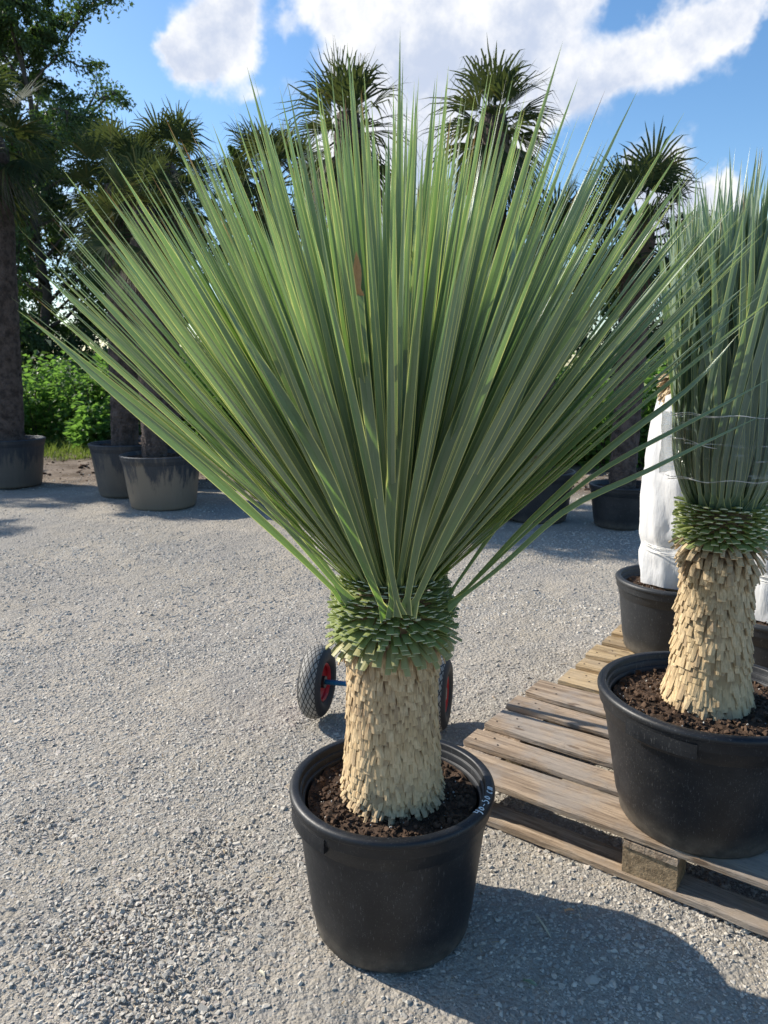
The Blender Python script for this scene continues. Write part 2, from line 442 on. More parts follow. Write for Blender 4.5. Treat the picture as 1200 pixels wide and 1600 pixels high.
def mat_tyre():
    m, g = new_mat('tyre_rubber')
    u = g.attr('u'); v = g.attr('v'); p = g.obj()
    a = g.m('PINGPONG', g.m('MULTIPLY_ADD', u, 22.0, g.m('MULTIPLY', v, 3.0)), .5)
    b = g.m('PINGPONG', g.m('SUBTRACT', g.m('MULTIPLY', u, 22.0), g.m('MULTIPLY', v, 3.0)), .5)
    gro = g.m('MINIMUM', a, b)
    line = g.ramp(gro, .05, .13)
    inr = g.m('MULTIPLY', g.m('GREATER_THAN', v, -.62), g.m('LESS_THAN', v, .62))
    line = g.m('MAXIMUM', line, g.m('SUBTRACT', 1.0, inr))
    c = g.mix(line, (.012, .012, .012), (.26, .245, .22))
    c = g.mix(g.ramp(g.noise(p, 18, 5, .7), .4, .7, 0, .7), c, g.mix(line, (.03, .03, .03), (.42, .39, .34)))
    c = g.mix(g.m('SUBTRACT', 1.0, inr), c, (.03, .03, .032))
    nb = g.bump(line, .8, .004)
    finish(g, princ(g, c, .65, nb, .4))
    return m
def mat_wrap():
    m, g = new_mat('clear_film')
    p = g.obj()
    st = g.noise(g.mapv(p, (4, 4, 60)), 1.0, 5, .7)
    st2 = g.noise(g.mapv(p, (9, 9, 16)), 1.0, 4, .7, 1.5)
    nb = g.bump(g.m('ADD', st, st2), .8, .012)
    gl = g.n('ShaderNodeBsdfGlossy', None, {'Color': (1, 1, 1, 1), 'Roughness': .12, 'Normal': nb})
    df = g.n('ShaderNodeBsdfDiffuse', None, {'Color': (.8, .82, .82, 1), 'Normal': nb})
    tr = g.n('ShaderNodeBsdfTransparent')
    fr = g.n('ShaderNodeFresnel', None, {'IOR': 1.5, 'Normal': nb})
    wr = g.ramp(st, .60, .68, .0, .45)  # streak highlights of the film, painted as pale diffuse colour
    s1 = g.n('ShaderNodeMixShader', None, {0: wr, 1: tr, 2: df})
    s2 = g.n('ShaderNodeMixShader', None, {0: g.m('MULTIPLY', fr, .6), 1: s1, 2: gl})
    finish(g, s2)
    return m

M = dict(
    ground=mat_ground(), stone=mat_stone(),
    yucca=mat_yucca('yucca_leaf', (.115, .175, .075), (.235, .30, .19), (.22, .40, .05), (.66, .68, .27)),
    yucca2=mat_yucca('yucca_leaf_tied', (.12, .185, .125), (.20, .27, .20), (.20, .34, .10), (.40, .46, .24)),
    collar=mat_collar(),
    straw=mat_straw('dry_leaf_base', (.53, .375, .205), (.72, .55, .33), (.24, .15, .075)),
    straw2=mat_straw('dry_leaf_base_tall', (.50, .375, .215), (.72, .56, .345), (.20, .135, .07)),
    plastic=mat_plastic('black_plastic', (.0045, .006, .009), .34, 0, .44),
    plastic2=mat_plastic('grey_black_plastic', (.017, .019, .022), .40, 0, .48),
    mudpot=mat_plastic('muddy_plastic', (.022, .029, .040), .35, .7, .5),
    greypot=mat_plastic('weathered_plastic', (.024, .031, .042), .35, .35, .5),
    soil=mat_soil(),
    wood=mat_wood('weathered_wood', (.42, .30, .20), (.50, .39, .28), (.33, .295, .26), .65),
    wood2=mat_wood('new_wood', (.52, .36, .19), (.60, .45, .26), (.38, .32, .25), .35),
    block=mat_simple('pressed_wood_block', (.34, .25, .15), .9, 60, .8, (.12, .085, .05), 1.0, .006),
    tyre=mat_tyre(), red=mat_simple('red_rim_paint', (.50, .012, .02), .4, 30, .3),
    blue=mat_simple('blue_paint', (.03, .22, .42), .4, 30, .4),
    palm=mat_leaf('palm_leaf', (.026, .044, .020), (.05, .072, .034), (.17, .14, .05), (.14, .18, .04), .2, .75, .12),
    palmtrunk=mat_simple('palm_fibre', (.15, .115, .10), .95, 14, .9, (.04, .03, .026), 1.0, .04),
    palmdry=mat_simple('dry_palm_frond', (.22, .19, .14), .8, 22, .6),
    treeleaf=mat_leaf('tree_leaf', (.052, .09, .042), (.085, .135, .055), (.09, .13, .04), (.12, .22, .03), .28, .5),
    treeleaf2=mat_leaf('tree_leaf_dark', (.03, .06, .032), (.05, .088, .042), (.06, .10, .04), (.09, .18, .03), .25, .5),
    bark=mat_simple('bark', (.08, .065, .05), .9, 12, .7, None, .8, .02),
    bush=mat_leaf('bush_leaf', (.05, .115, .03), (.10, .19, .05), (.22, .28, .06), (.24, .46, .07), .4, .45),
    grass=mat_leaf('grass_blade', (.08, .13, .03), (.15, .20, .06), (.25, .22, .10), (.3, .4, .06), .3, .5),
    sleeve=None, film=mat_wrap(),
    tape_and_glint=mat_simple('pale_tape_and_glint', (.75, .73, .68), .4, 40, .2),  # sleeve tape, and the solid highlight lines on the film
    chalk=mat_simple('marker_paint', (.82, .86, .88), .6, 90, .3, (.6, .66, .7), .1),
    dry=mat_simple('dry_leaf_tissue', (.62, .34, .17), .7, 60, .5, (.36, .18, .08), .3),
    twig=mat_simple('pale_twig', (.60, .55, .40), .7, 60, .4),
    steel=mat_simple('dark_steel', (.06, .06, .065), .45, 30, .4, None, .2, .002, .6),
)
def mat_sleeve():
    m, g = new_mat('white_fleece_sleeve')
    p = g.obj()
    c = g.mix(g.ramp(g.noise(g.mapv(p, (3, 3, 1)), 5, 4, .6), .4, .7, 0, .5), (.80, .80, .80), (.68, .67, .66))
    nb = g.bump(g.noise(g.mapv(p, (6, 6, 1.6)), 3, 5, .6), .5, .02)
    pr = princ(g, c, .7, nb, .3)
    tr = g.n('ShaderNodeBsdfTranslucent', None, {'Color': (.75, .75, .74, 1)})
    finish(g, g.n('ShaderNodeMixShader', None, {0: .3, 1: pr, 2: tr}))
    return m
M['sleeve'] = mat_sleeve()

# ------------------------------------------------------------------ ground and gravel
def axis(lo, hi, near0, near1, n_near, n_far, grow):
    a = np.linspace(near0, near1, n_near); st = a[1] - a[0]
    up = near1 + st * np.cumsum(grow ** np.arange(1, n_far)); up = up[up < hi]
    dn = near0 - st * np.cumsum(grow ** np.arange(1, n_far)); dn = dn[dn > lo]
    return np.concatenate([[lo], dn[::-1], a, up, [hi]])
gx = axis(-900, 900, -2.6, 2.6, 420, 300, 1.04)
gy = axis(-300, 1800, .9, 7, 520, 300, 1.04)
GX, GY = np.meshgrid(gx, gy)
GZ = ground_h(GX, GY)
far = np.clip((np.hypot(GX, GY) - 25) / 40, 0, 1); GZ = GZ * (1 - far)
nx, ny = len(gx), len(gy)
ii = np.arange(ny - 1)[:, None]; jj = np.arange(nx - 1)[None]
F = np.stack([ii * nx + jj, ii * nx + jj + 1, (ii + 1) * nx + jj + 1, (ii + 1) * nx + jj], -1).reshape(-1, 4)
gmb = MB().add(np.stack([GX, GY, GZ], -1).reshape(-1, 3), F)
tag(gmb.build('ground', M['ground'], smooth=True), kind='structure', label='grey crushed stone yard with brown earth verge')

def stones():
    mb = MB()
    def region(n, y0, y1, size_lo, size_hi, sink=.25, power=2.2):
        y = np.sqrt(rng.random(n) * (y1 ** 2 - y0 ** 2) + y0 ** 2)
        half = .56 * y + .25
        x = (rng.random(n) * 2 - 1) * half
        s = size_lo + (size_hi - size_lo) * rng.random(n) ** power
        dn = vnoise(x * 1.7, y * 1.7, 21) + .6 * vnoise(x * 6, y * 6, 22) + .5 * vnoise(x * 15, y * 15, 23)
        keep = rng.random(n) < np.clip(.62 + dn * 1.3, .08, 1)
        x, y, s = x[keep], y[keep], s[keep]
        z = ground_h(x, y) + s * rng.uniform(-.30, .30 - sink, len(s))
        rn = np.clip(rng.normal(.55, .2, len(s)) + .5 * vnoise(x * 1.3, y * 1.3, 31), 0, 1)
        scatter_stones(mb, np.stack([x, y, z], -1), s, .28, rn)
    region(70000, 1.05, 2.2, .0014, .0062)
    region(15000, 1.05, 2.3, .005, .0135)
    region(700, 1.05, 2.4, .012, .022, .45)
    region(1500, 2.4, 4.5, .012, .026, .45)
    region(62000, 2.2, 3.6, .0032, .0125)
    region(44000, 3.6, 6.2, .006, .017)
    region(15000, 6.2, 9.5, .008, .02)
    # loose heaps of clean dark chippings
    for (u, v, sx, n) in ((170, 1470, .12, 1700), (290, 1420, .10, 900), (240, 1560, .12, 1000), (330, 1330, .07, 300), (60, 1290, .08, 300), (1080, 1380, .05, 130), (1150, 1440, .05, 120)):
        d = ray(u, v); c = d * (CAM_H / -d[2])
        x = c[0] + rng.normal(0, sx, n); y = c[1] + rng.normal(0, sx * .8, n)
        s = .0028 + .008 * rng.random(n) ** 2
        z = ground_h(x, y) + s * .25 + .006 * np.exp(-((x - c[0]) ** 2 + (y - c[1]) ** 2) / sx ** 2) * rng.random(n)
        scatter_stones(mb, np.stack([x, y, z], -1), s, .5, np.clip(rng.normal(.62, .2, n), 0, 1))
    n = 2600
    x = rng.uniform(-6, 6, n); y = rng.uniform(8.6, 12, n) - .12 * x; s = .01 + .05 * rng.random(n) ** 3
    return mb, (x, y, s)
smb, verge = stones()
tag(smb.build('gravel', M['stone']), kind='stuff', label='loose crushed grey gravel covering the yard')
cl = MB()
x, y, s = verge
scatter_stones(cl, np.stack([x, y, ground_h(x, y)], -1), s, .4, rng.uniform(.05, .9, len(s)))
tag(cl.build('earth_clods', M['soil']), kind='stuff', label='brown clods of earth on the verge')

fl = MB(); n = 900                  # straw flecks and leaf crumbs trodden into the gravel
y = np.sqrt(rng.random(n) * 24 + 1.1); x = (rng.random(n) * 2 - 1) * (.56 * y + .2)
P = np.stack([x, y, ground_h(x, y) + .007], -1); D = rng.normal(0, 1, (n, 3)); D[:, 2] *= .12; D = norm(D)
ln = .006 + .022 * rng.random(n) ** 3; sd = norm(np.cross(D, np.array([0, 0, 1.0])))
V = np.stack([P - sd * .0012, P + sd * .0012, P + D * ln[:, None] + sd * .0008 + (0, 0, .001), P + D * ln[:, None] - sd * .0008 + (0, 0, .001)], 1).reshape(-1, 3)
fl.add(V, (np.arange(n) * 4)[:, None] + np.arange(4)[None], rnd=np.repeat(rng.random(n), 4))
tag(fl.build('straw_flecks', M['straw']), kind='stuff', label='straw flecks and leaf crumbs on the gravel')

# ------------------------------------------------------------------ pots
def add_pot(parent, Rr, rb, h, mat, seg=96, handles=(), marks=True):
    rt = Rr - .016
    prof = [(.001, .012), (rb * .86, .012), (rb * .9, .0), (rb * .965, .002), (rb * .99, .010), (rb, .03)]
    def r_at(z): return rb + (rt - rb) * (z / (h - .045))
    for z in np.linspace(.06, h - .085, 5): prof.append((r_at(z), z))
    prof += [(r_at(h - .083), h - .083), (r_at(h - .080) + .0035, h - .079), (r_at(h - .05) + .0035, h - .0475), (r_at(h - .05) + .004, h - .0465),
             (Rr - .0075, h - .0462), (Rr - .0062, h - .0455), (Rr - .006, h - .044), (Rr - .004, h - .020), (Rr - .0035, h - .0185), (Rr - .001, h - .0178), (Rr, h - .0165), (Rr + .0005, h - .010), (Rr - .001, h - .005), (Rr - .0045, h - .0015), (Rr - .010, h),
             (Rr - .019, h), (Rr - .0225, h - .0012), (Rr - .0240, h - .0045), (Rr - .025, h - .017), (Rr - .0255, h - .0178), (Rr - .0292, h - .0182), (Rr - .030, h - .019), (Rr - .031, h - .035),
             (Rr - .0315, h - .036), (Rr - .0355, h - .0363), (Rr - .0363, h - .037), (Rr - .039, h - .06), (Rr - .045, h - .14), (rb - .03, .03), (.001, .03)]
    V, F, uu = lathe(prof, seg)
    a = uu * 2 * math.pi
    V[:, :2] *= (1 + .004 * np.sin(2 * a + Rr * 30) + .002 * np.sin(5 * a))[:, None]
    p = MB().add(V, F, u=uu).build('pot', mat, parent, True)
    for (a0, a1, dz) in handles:
        aa = np.linspace(R(a0), R(a1), 14)
        sec = [(Rr - .012, h - .030), (Rr - .001, h - .030), (Rr - .0005, h - .052), (Rr - .001, h - .060 - dz), (Rr - .014, h - .060 - dz)]
        V = np.array([[(r * math.cos(t), r * math.sin(t), z) for (r, z) in sec] for t in aa])
        n, k = V.shape[:2]
        i = np.arange(n - 1)[:, None]; j = np.arange(k)[None]; j2 = (j + 1) % k
        FF = [np.stack([i * k + j, i * k + j2, (i + 1) * k + j2, (i + 1) * k + j], -1).reshape(-1, 4), np.arange(k)[None], (np.arange(k) + (n - 1) * k)[None, ::-1]]
        MB().add(V.reshape(-1, 3), FF).build('handle', mat, p)
    return p
def add_soil(parent, r, z, clumps=900, seg=72, seed=0, amp=.012):
    mb = MB()
    rr = np.linspace(0.001, r, 26); a = np.linspace(0, 2 * math.pi, seg, endpoint=False)
    A, RR = np.meshgrid(a, rr)
    X, Y = RR * np.cos(A), RR * np.sin(A)
    Z = z + amp * (vnoise(X * 22 + seed, Y * 22, seed) + .8 * vnoise(X * 60, Y * 60 + seed, seed + 1)) * 1.3 + .008 * (1 - (RR / r))
    i = np.arange(25)[:, None]; j = np.arange(seg)[None]; j2 = (j + 1) % seg
    F = np.stack([i * seg + j, i * seg + j2, (i + 1) * seg + j2, (i + 1) * seg + j], -1).reshape(-1, 4)
    mb.add(np.stack([X, Y, Z], -1).reshape(-1, 3), F)
    q = r * np.sqrt(rng.random(clumps)) * .97; t = rng.random(clumps) * 2 * math.pi
    s = .002 + .010 * rng.random(clumps) ** 2.5
    rn = rng.uniform(.05, 1, clumps); s = np.where(rn > .965, .002 + .0025 * rng.random(clumps), s)
    x, y = q * np.cos(t), q * np.sin(t)
    zz = z + amp * 1.3 * (vnoise(x * 22 + seed, y * 22, seed) + .8 * vnoise(x * 60, y * 60 + seed, seed + 1)) + .008 * (1 - q / r) + s * .3
    scatter_stones(mb, np.stack([x, y, zz], -1), s, .8, rn, 1.4)
    return mb.build('soil', M['soil'], parent, False)

# ------------------------------------------------------------------ yucca trunk, collar and leaves
def stubs(mb, n, z0, z1, rfun, alpha, L, wd, th, jit=.15, droop=.2, seed=0, start=0.0):
    """n cut leaf bases on a golden-angle spiral from height z0 to z1"""
    rg = np.random.default_rng(seed)
    t = (np.arange(n) + .5) / n
    z = z0 + (z1 - z0) * t + rg.normal(0, .0018, n)
    phi = np.arange(n) * R(137.508) + start + rg.normal(0, .035, n)
    r = np.array([rfun(k) for k in z])
    al = np.array([alpha(k) for k in t]) + rg.normal(0, jit, n)
    Ls = np.array([L(k) for k in t]) * rg.uniform(.78, 1.15, n)
    ws = wd * rg.uniform(.75, 1.2, n)
    er = np.stack([np.cos(phi), np.sin(phi), 0 * phi], -1); et = np.stack([-np.sin(phi), np.cos(phi), 0 * phi], -1)
    ez = np.array([0, 0, 1.0])
    yaw = rg.normal(0, .10, n)
    p = er * (r - .006)[:, None] + ez * z[:, None]
    stations = []
    for k in range(3):
        f = k / 2
        if k:
            a2 = al - droop * (k - .5)
            d = np.cos(a2)[:, None] * er + np.sin(a2)[:, None] * ez + yaw[:, None] * et
            p = p + d * (Ls / 2)[:, None]
        a2 = al - droop * k * .6
        nn = -np.sin(a2)[:, None] * er + np.cos(a2)[:, None] * ez
        ww = ws * (1 - .18 * f) / 2
        tt = th * (1 - .35 * f) / 2
        sk = rg.normal(0, .0022, n)[:, None] * et if k == 2 else 0
        keel = nn * (tt * .8)[:, None] if np.ndim(tt) else nn * tt * .8
        stations.append(np.stack([p - et * ww[:, None] - nn * tt, p + et * ww[:, None] - nn * tt + sk, p + et * ww[:, None] + nn * tt + sk,
                                  p + nn * tt * 1.9 + sk, p - et * ww[:, None] + nn * tt], 1))
    V = np.concatenate(stations + [stations[2]], 1)         # (n,20,3)
    f = []
    for k in range(2):
        for j in range(5):
            f.append([k * 5 + j, k * 5 + (j + 1) % 5, (k + 1) * 5 + (j + 1) % 5, (k + 1) * 5 + j])
    f = np.array(f)
    FF = (f[None] + (np.arange(n) * 20)[:, None, None]).reshape(-1, 4)
    cap = (np.array([15, 16, 17, 18, 19])[None] + (np.arange(n) * 20)[:, None])
    vv = np.tile(np.array([0] * 5 + [.5] * 5 + [1] * 5 + [2] * 5), n)
    mb.add(V.reshape(-1, 3), [FF, cap], rnd=np.repeat(rg.random(n), 20), v=vv)

WT = np.array([[0, 1.5], [.012, 1.0], [.03, .66], [.07, .54], [.2, .70], [.4, .95], [.55, 1.0], [.7, .84], [.82, .56], [.92, .27], [.97, .11], [1, .0]])
def leaf(mb, P, N0, width, twist, rnd, cup=.16, vmax=1.0):
    """blade along polyline P (k,3); N0 = side normal at the base; twist in radians along it"""
    k = len(P); T = norm(np.gradient(P, axis=0))
    t = np.linspace(0, 1, k)
    n = N0[None] - np.sum(N0[None] * T, 1)[:, None] * T; n = norm(n)
    b = np.cross(T, n)
    tw = twist[0] + (twist[1] - twist[0]) * t
    nn = np.cos(tw)[:, None] * n + np.sin(tw)[:, None] * b
    bb = np.cross(T, nn)
    wd = np.interp(t * vmax, WT[:, 0], WT[:, 1]) * width / 2
    V = np.stack([P - bb * wd[:, None] + nn * (wd * cup)[:, None], P - nn * (wd * cup)[:, None], P + bb * wd[:, None] + nn * (wd * cup)[:, None]], 1)
    i = np.arange(k - 1)[:, None]; j = np.arange(2)[None]
    F = np.stack([i * 3 + j, i * 3 + j + 1, (i + 1) * 3 + j + 1, (i + 1) * 3 + j], -1).reshape(-1, 4)
    mb.add(V.reshape(-1, 3), F, rnd=rnd, u=np.tile([-1, 0, 1], k), v=np.repeat(t * vmax, 3))
def rosette(mb, n, z0, z1, r0, th_max, Lm, width, seed, bend=.10, grav=.10, th_pow=.8, Lj=.07, avoid=None):
    rg = np.random.default_rng(seed)
    for i in range(n):
        t = (i + .5) / n                       # 0 = heart, 1 = outermost
        phi = i * R(137.508) + rg.normal(0, .05)
        th = R(2) + R(th_max) * t ** th_pow + rg.normal(0, R(1.3))
        er = np.array([math.cos(phi), math.sin(phi), 0]); ez = np.array([0, 0, 1.0])
        th *= 1 - .16 * abs(math.sin(phi))
        L = Lm * (1 - .10 * max(0, t - .8) * 5 * rg.random()) * rg.normal(1, Lj)
        if rg.random() < .06: L *= rg.uniform(.7, .9)
        base = er * (r0 * (.25 + .75 * t)) + ez * (z1 + (z0 - z1) * t)
        d0 = math.sin(th + bend * .5) * er + math.cos(th + bend * .5) * ez
        side = np.array([-er[1], er[0], 0]) * rg.normal(0, .018)
        s = np.linspace(0, 1, 15)
        dirs = []
        for q in s:
            a = th + bend * (.5 - q) + grav * q ** 2 * math.sin(th) * 1.4
            dirs.append(math.sin(a) * er + math.cos(a) * ez + side * (1 + q))
        dirs = norm(np.array(dirs))
        P = base + np.concatenate([[np.zeros(3)], np.cumsum((dirs[1:] + dirs[:-1]) / 2 * (L / 14), axis=0)])
        n0 = math.cos(th) * er - math.sin(th) * ez
        tw0 = rg.normal(0, .12); tw1 = tw0 + rg.normal(0, .7)
        leaf(mb, P, n0, width * rg.uniform(.82, 1.12), (tw0, tw1), np.clip(rg.normal(.45, .24), 0, 1))
def interp_poly(pts, k=15):
    pts = np.array(pts, float); d = np.concatenate([[0], np.cumsum(np.linalg.norm(np.diff(pts, axis=0), axis=1))]); d /= d[-1]
    # Catmull-Rom style smoothing through cubic interpolation of each axis
    s = np.linspace(0, 1, k); out = np.stack([np.interp(s, d, pts[:, a]) for a in range(3)], 1)
    for _ in range(2):
        out[1:-1] = (out[:-2] + 2 * out[1:-1] + out[2:]) / 4
    return out

# ---- the main yucca
MX, MY = .020, 1.657
main = thing('potted_yucca', 'large spiky blue-green yucca in a black pot in the foreground centre, leaves fanned wide open', 'potted plant', (MX, MY, 0))
pot = add_pot(main, .25, .196, .378, M['plastic'], 128, handles=((196, 232, .004), (20, 50, .004)))
add_soil(main, .207, .338, 1900, 96, 3)
tm = MB()
def r_main(z): return float(np.interp(z, [.33, .36, .42, .5, .62, .76, .9], [.105, .116, .118, .113, .109, .108, .10]))
V, F, _ = lathe([(.09, .30), (r_main(.36) - .006, .36), (r_main(.5) - .006, .5), (r_main(.7) - .005, .7), (.1, .80), (.06, .93), (.001, .95)], 40)
tm.add(V, F, rnd=.2, v=.1)
stubs(tm, 1150, .395, .785, r_main, lambda t: R(-82) + .05 * math.sin(t * 9), lambda t: .036, .0172, .0044, .045, -.02, 4)
stubs(tm, 330, .342, .43, r_main, lambda t: R(-26) - t * .75, lambda t: .026, .0125, .004, .16, .2, 9)
stubs(tm, 80, .735, .775, lambda z: .113, lambda t: R(-74), lambda t: .05, .017, .0035, .12, .05, 19)
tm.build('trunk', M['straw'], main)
cm = MB()
stubs(cm, 600, .752, .902, lambda z: float(np.interp(z, [.70, .75, .85, .93], [.106, .116, .116, .095])),
      lambda t: R(np.interp(t, [0, .2, .5, .8, 1], [-46, -12, 6, 15, 28])), lambda t: float(np.interp(t, [0, .25, .7, 1], [.056, .044, .036, .028])), .0185, .0026, .10, .08, 14)
cm.build('cut_leaf_collar', M['collar'], main)
lm = MB()
rosette(lm, 800, .882, .950, .096, 45.5, .915, .0178, 21, .05, .10, .60, .05)
# stray and leaning leaves that the photograph shows one by one
def custom(pix, width, n0, tw, rnd, cup=.16, vmax=1.0, mb=None):
    P = interp_poly([at_y(u, v, Y) - np.array([MX, MY, 0]) for (u, v, Y) in pix], 17)
    leaf(mb or lm, P, norm(np.array(n0, float)), width, tw, rnd, cup, vmax)
custom([(545, 945, 1.58), (462, 862, 1.52), (300, 715, 1.48), (150, 590, 1.46), (42, 490, 1.46)], .021, (0, -1, -.2), (0, .3), .35)
custom([(548, 940, 1.56), (430, 800, 1.50), (290, 640, 1.48), (170, 520, 1.47), (78, 432, 1.47)], .020, (0, -1, -.2), (0, .2), .4)
custom([(550, 940, 1.62), (440, 790, 1.60), (300, 620, 1.60), (180, 490, 1.6), (92, 398, 1.6)], .020, (0, -1, -.2), (0, .4), .5)
custom([(700, 948, 1.56), (790, 880, 1.50), (885, 788, 1.45), (1000, 742, 1.42), (1072, 704, 1.40), (1210, 640, 1.38)], .024, (.55, .25, -1), (.25, -.15), .93, .12)
custom([(705, 945, 1.60), (810, 840, 1.55), (930, 735, 1.52), (1040, 678, 1.50), (1130, 632, 1.48), (1215, 585, 1.46)], .023, (.5, .1, -1), (-.1, .3), .75)
custom([(705, 945, 1.66), (820, 820, 1.64), (960, 690, 1.64), (1090, 600, 1.64), (1155, 520, 1.64)], .021, (.6, .4, -.8), (.1, .4), .7)
custom([(690, 945, 1.62), (790, 800, 1.58), (910, 650, 1.56), (1040, 515, 1.56), (1128, 432, 1.56)], .021, (.6, .3, -.8), (.1, .4), .95)
custom([(604, 965, 1.49), (560, 860, 1.38), (515, 750, 1.31), (455, 640, 1.28), (390, 540, 1.27), (330, 440, 1.28)], .024, (0.2, -1, .1), (.2, -.3), .15)
custom([(625, 962, 1.49), (600, 840, 1.38), (583, 700, 1.30), (566, 560, 1.26), (559, 455, 1.25)], .021, (0, -1, .1), (0, .1), .5, .1, .66)
custom([(632, 960, 1.50), (655, 830, 1.40), (700, 690, 1.33), (760, 560, 1.30), (800, 430, 1.3), (815, 310, 1.31)], .023, (0, -1, .1), (0, .3), .4)
custom([(640, 960, 1.50), (700, 830, 1.40), (760, 720, 1.34), (800, 640, 1.32), (850, 520, 1.32), (880, 400, 1.33)], .023, (0, -1, .1), (-.2, .3), .3)
custom([(615, 965, 1.49), (608, 850, 1.40), (615, 700, 1.33), (635, 560, 1.29), (648, 420, 1.28), (655, 280, 1.3)], .025, (0, -1, .1), (0, .15), .35)
crown = lm.build('leaf_crown', M['yucca'], main, False)
dm = MB()
P = interp_poly([at_y(u, v, Y) - np.array([MX, MY, 0]) for (u, v, Y) in [(559.5, 462, 1.249), (558, 430, 1.245), (556.5, 392, 1.24)]], 7)
leaf(dm, P, np.array([0, -1.0, 0]), .0145, (0, .5), .5, .3)
d = dm.build('dry_leaf_tip', M['dry'], crown)
tag(d, label='orange-brown dried tip of a broken front leaf')

# hand-painted size mark on the pot's rim
def rim_mark():
    mb = MB()
    G_ = {'4': ([[(0.05, 1), (0, .45), (.5, .5)], [(.5, .95), (.5, .5), (.45, -.15)]], .62),
          '0': ([[(.28, .75), (.08, .6), (.05, .25), (.25, .05), (.48, .2), (.5, .55), (.28, .75)]], .66),
          '-': ([[(0, .42), (.42, .40)]], .58),
          '5': ([[(.5, 1), (.12, .95), (.08, .6), (.4, .62), (.5, .3), (.3, .0), (.03, .08)]], .64),
          'o': ([[(.28, .85), (.08, .65), (.05, .3), (.25, .08), (.48, .25), (.5, .6), (.28, .85)]], .66),
          ' ': ([], .22),
          'c': ([[(.40, .70), (.2, .74), (.04, .4), (.18, .04), (.42, .10)]], .62),
          'm': ([[(.02, .05), (.04, .7)], [(.04, .55), (.2, .72), (.28, .55), (.28, .05)], [(.28, .55), (.45, .72), (.53, .5), (.54, .05)]], .6)}
    cur = 0.0; H = .0185; Rr, h = .25, .378
    a0 = R(-36); rb = Rr - .003
    def surf(r):     # height of the rim's top surface
        return float(np.interp(r, [Rr - .0245, Rr - .0225, Rr - .019, Rr - .010, Rr - .0045, Rr - .001], [h - .006, h - .0012, h, h, h - .0015, h - .005])) + .0007
    for ch in '40-5o cm':
        st, adv = G_[ch]
        for s in st:
            s = np.array(s, float); k = 10
            d = np.concatenate([[0], np.cumsum(np.linalg.norm(np.diff(s, axis=0), axis=1))])
            q = np.linspace(0, d[-1], k); pts = np.stack([np.interp(q, d, s[:, 0]), np.interp(q, d, s[:, 1])], 1)
            P = []
            for (px, py) in pts:
                r = rb - .002 - py * H; ang = a0 + (cur + px) * H * .98 / r
                P.append((r * math.cos(ang), r * math.sin(ang), surf(r)))
            V, F = tube(P, .00115, 5)
            mb.add(V, F)
        cur += adv + .26
    return mb
tag(rim_mark().build('painted_writing', M['chalk'], pot), label='pale blue hand-painted 40-50 cm on the rim')

# ---- the tied yucca on the pallet
RX, RY, DECK = .874, 1.872, .1462
ry = thing('potted_yucca', 'tall yucca tied upright with clear film, black pot on the grey pallet at right', 'potted plant', (RX, RY, DECK))
add_pot(ry, .283, .208, .372, M['plastic'], 128, handles=((205, 243, .006), (25, 60, .006)))
add_soil(ry, .24, .332, 1800, 96, 8)
tm = MB()
def r_r(z): return float(np.interp(z, [.3, .36, .45, .6, .78, .9], [.120, .113, .098, .089, .084, .080]))
V, F, _ = lathe([(.10, .28), (.108, .36), (.092, .5), (.083, .7), (.08, .80), (.06, .88), (.001, .90)], 40)
tm.add(V, F, rnd=.2, v=.1)
stubs(tm, 680, .375, .745, r_r, lambda t: R(-78) + .05 * math.sin(t * 20), lambda t: .044, .0178, .0052, .05, -.05, 31)
stubs(tm, 120, .335, .40, r_r, lambda t: R(-70), lambda t: .033, .016, .005, .12, .1, 32)
stubs(tm, 130, .71, .80, lambda z: .088, lambda t: R(-66 + 50 * t), lambda t: .046, .0165, .0040, .13, .25, 33)
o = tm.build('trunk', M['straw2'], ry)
cm = MB()
stubs(cm, 250, .785, .885, lambda z: .088, lambda t: R(-6 + 32 * t), lambda t: .036, .0210, .0034, .07, .2, 34)
cm.build('cut_leaf_collar', M['collar'], ry)
def tied_crown(parent, n, z0, r_band, z_band, Ltop, r_top, width, seed, mat, lean=(0, 0)):
    mb = MB(); rg = np.random.default_rng(seed)
    for i in range(n):
        t = (i + .5) / n; phi = i * R(137.508) + rg.normal(0, .06)
        er = np.array([math.cos(phi), math.sin(phi), 0]); et = np.array([-er[1], er[0], 0])
        rb_ = r_band * math.sqrt(t) * rg.uniform(.93, 1.0); top = Ltop * rg.normal(1, .07) * (1 - .07 * t)
        rt_ = (r_top * (.15 + .85 * t ** 1.2)) * rg.uniform(.7, 1.15)
        off = et * rg.normal(0, .03)
        pts = [er * .085 * math.sqrt(t) + np.array([0, 0, z0 + .05 * (1 - t)]),
               er * (rb_ * .80 + .008) + np.array([0, 0, z0 + .045 + .04 * (1 - t)]),
               er * rb_ + np.array([0, 0, z_band]), er * rb_ + off * .3 + np.array([0, 0, z_band + .12]),
               er * (rb_ + (rt_ - rb_) * .4) + off + np.array([0, 0, z0 + top * .62]), er * rt_ + off * 2 + np.array([0, 0, z0 + top])]
        P = interp_poly(pts, 17); P[:, 0] += lean[0] * (P[:, 2] - z0); P[:, 1] += lean[1] * (P[:, 2] - z0)
        tw0 = rg.normal(0, .2)
        leaf(mb, P, er, width * rg.uniform(.8, 1.15), (tw0, tw0 + rg.normal(0, .5)), np.clip(rg.normal(.45, .25), 0, 1))
    return mb.build('leaf_crown', mat, parent)
tied_crown(ry, 330, .875, .146, 1.00, .765, .20, .0205, 51, M['yucca2'])
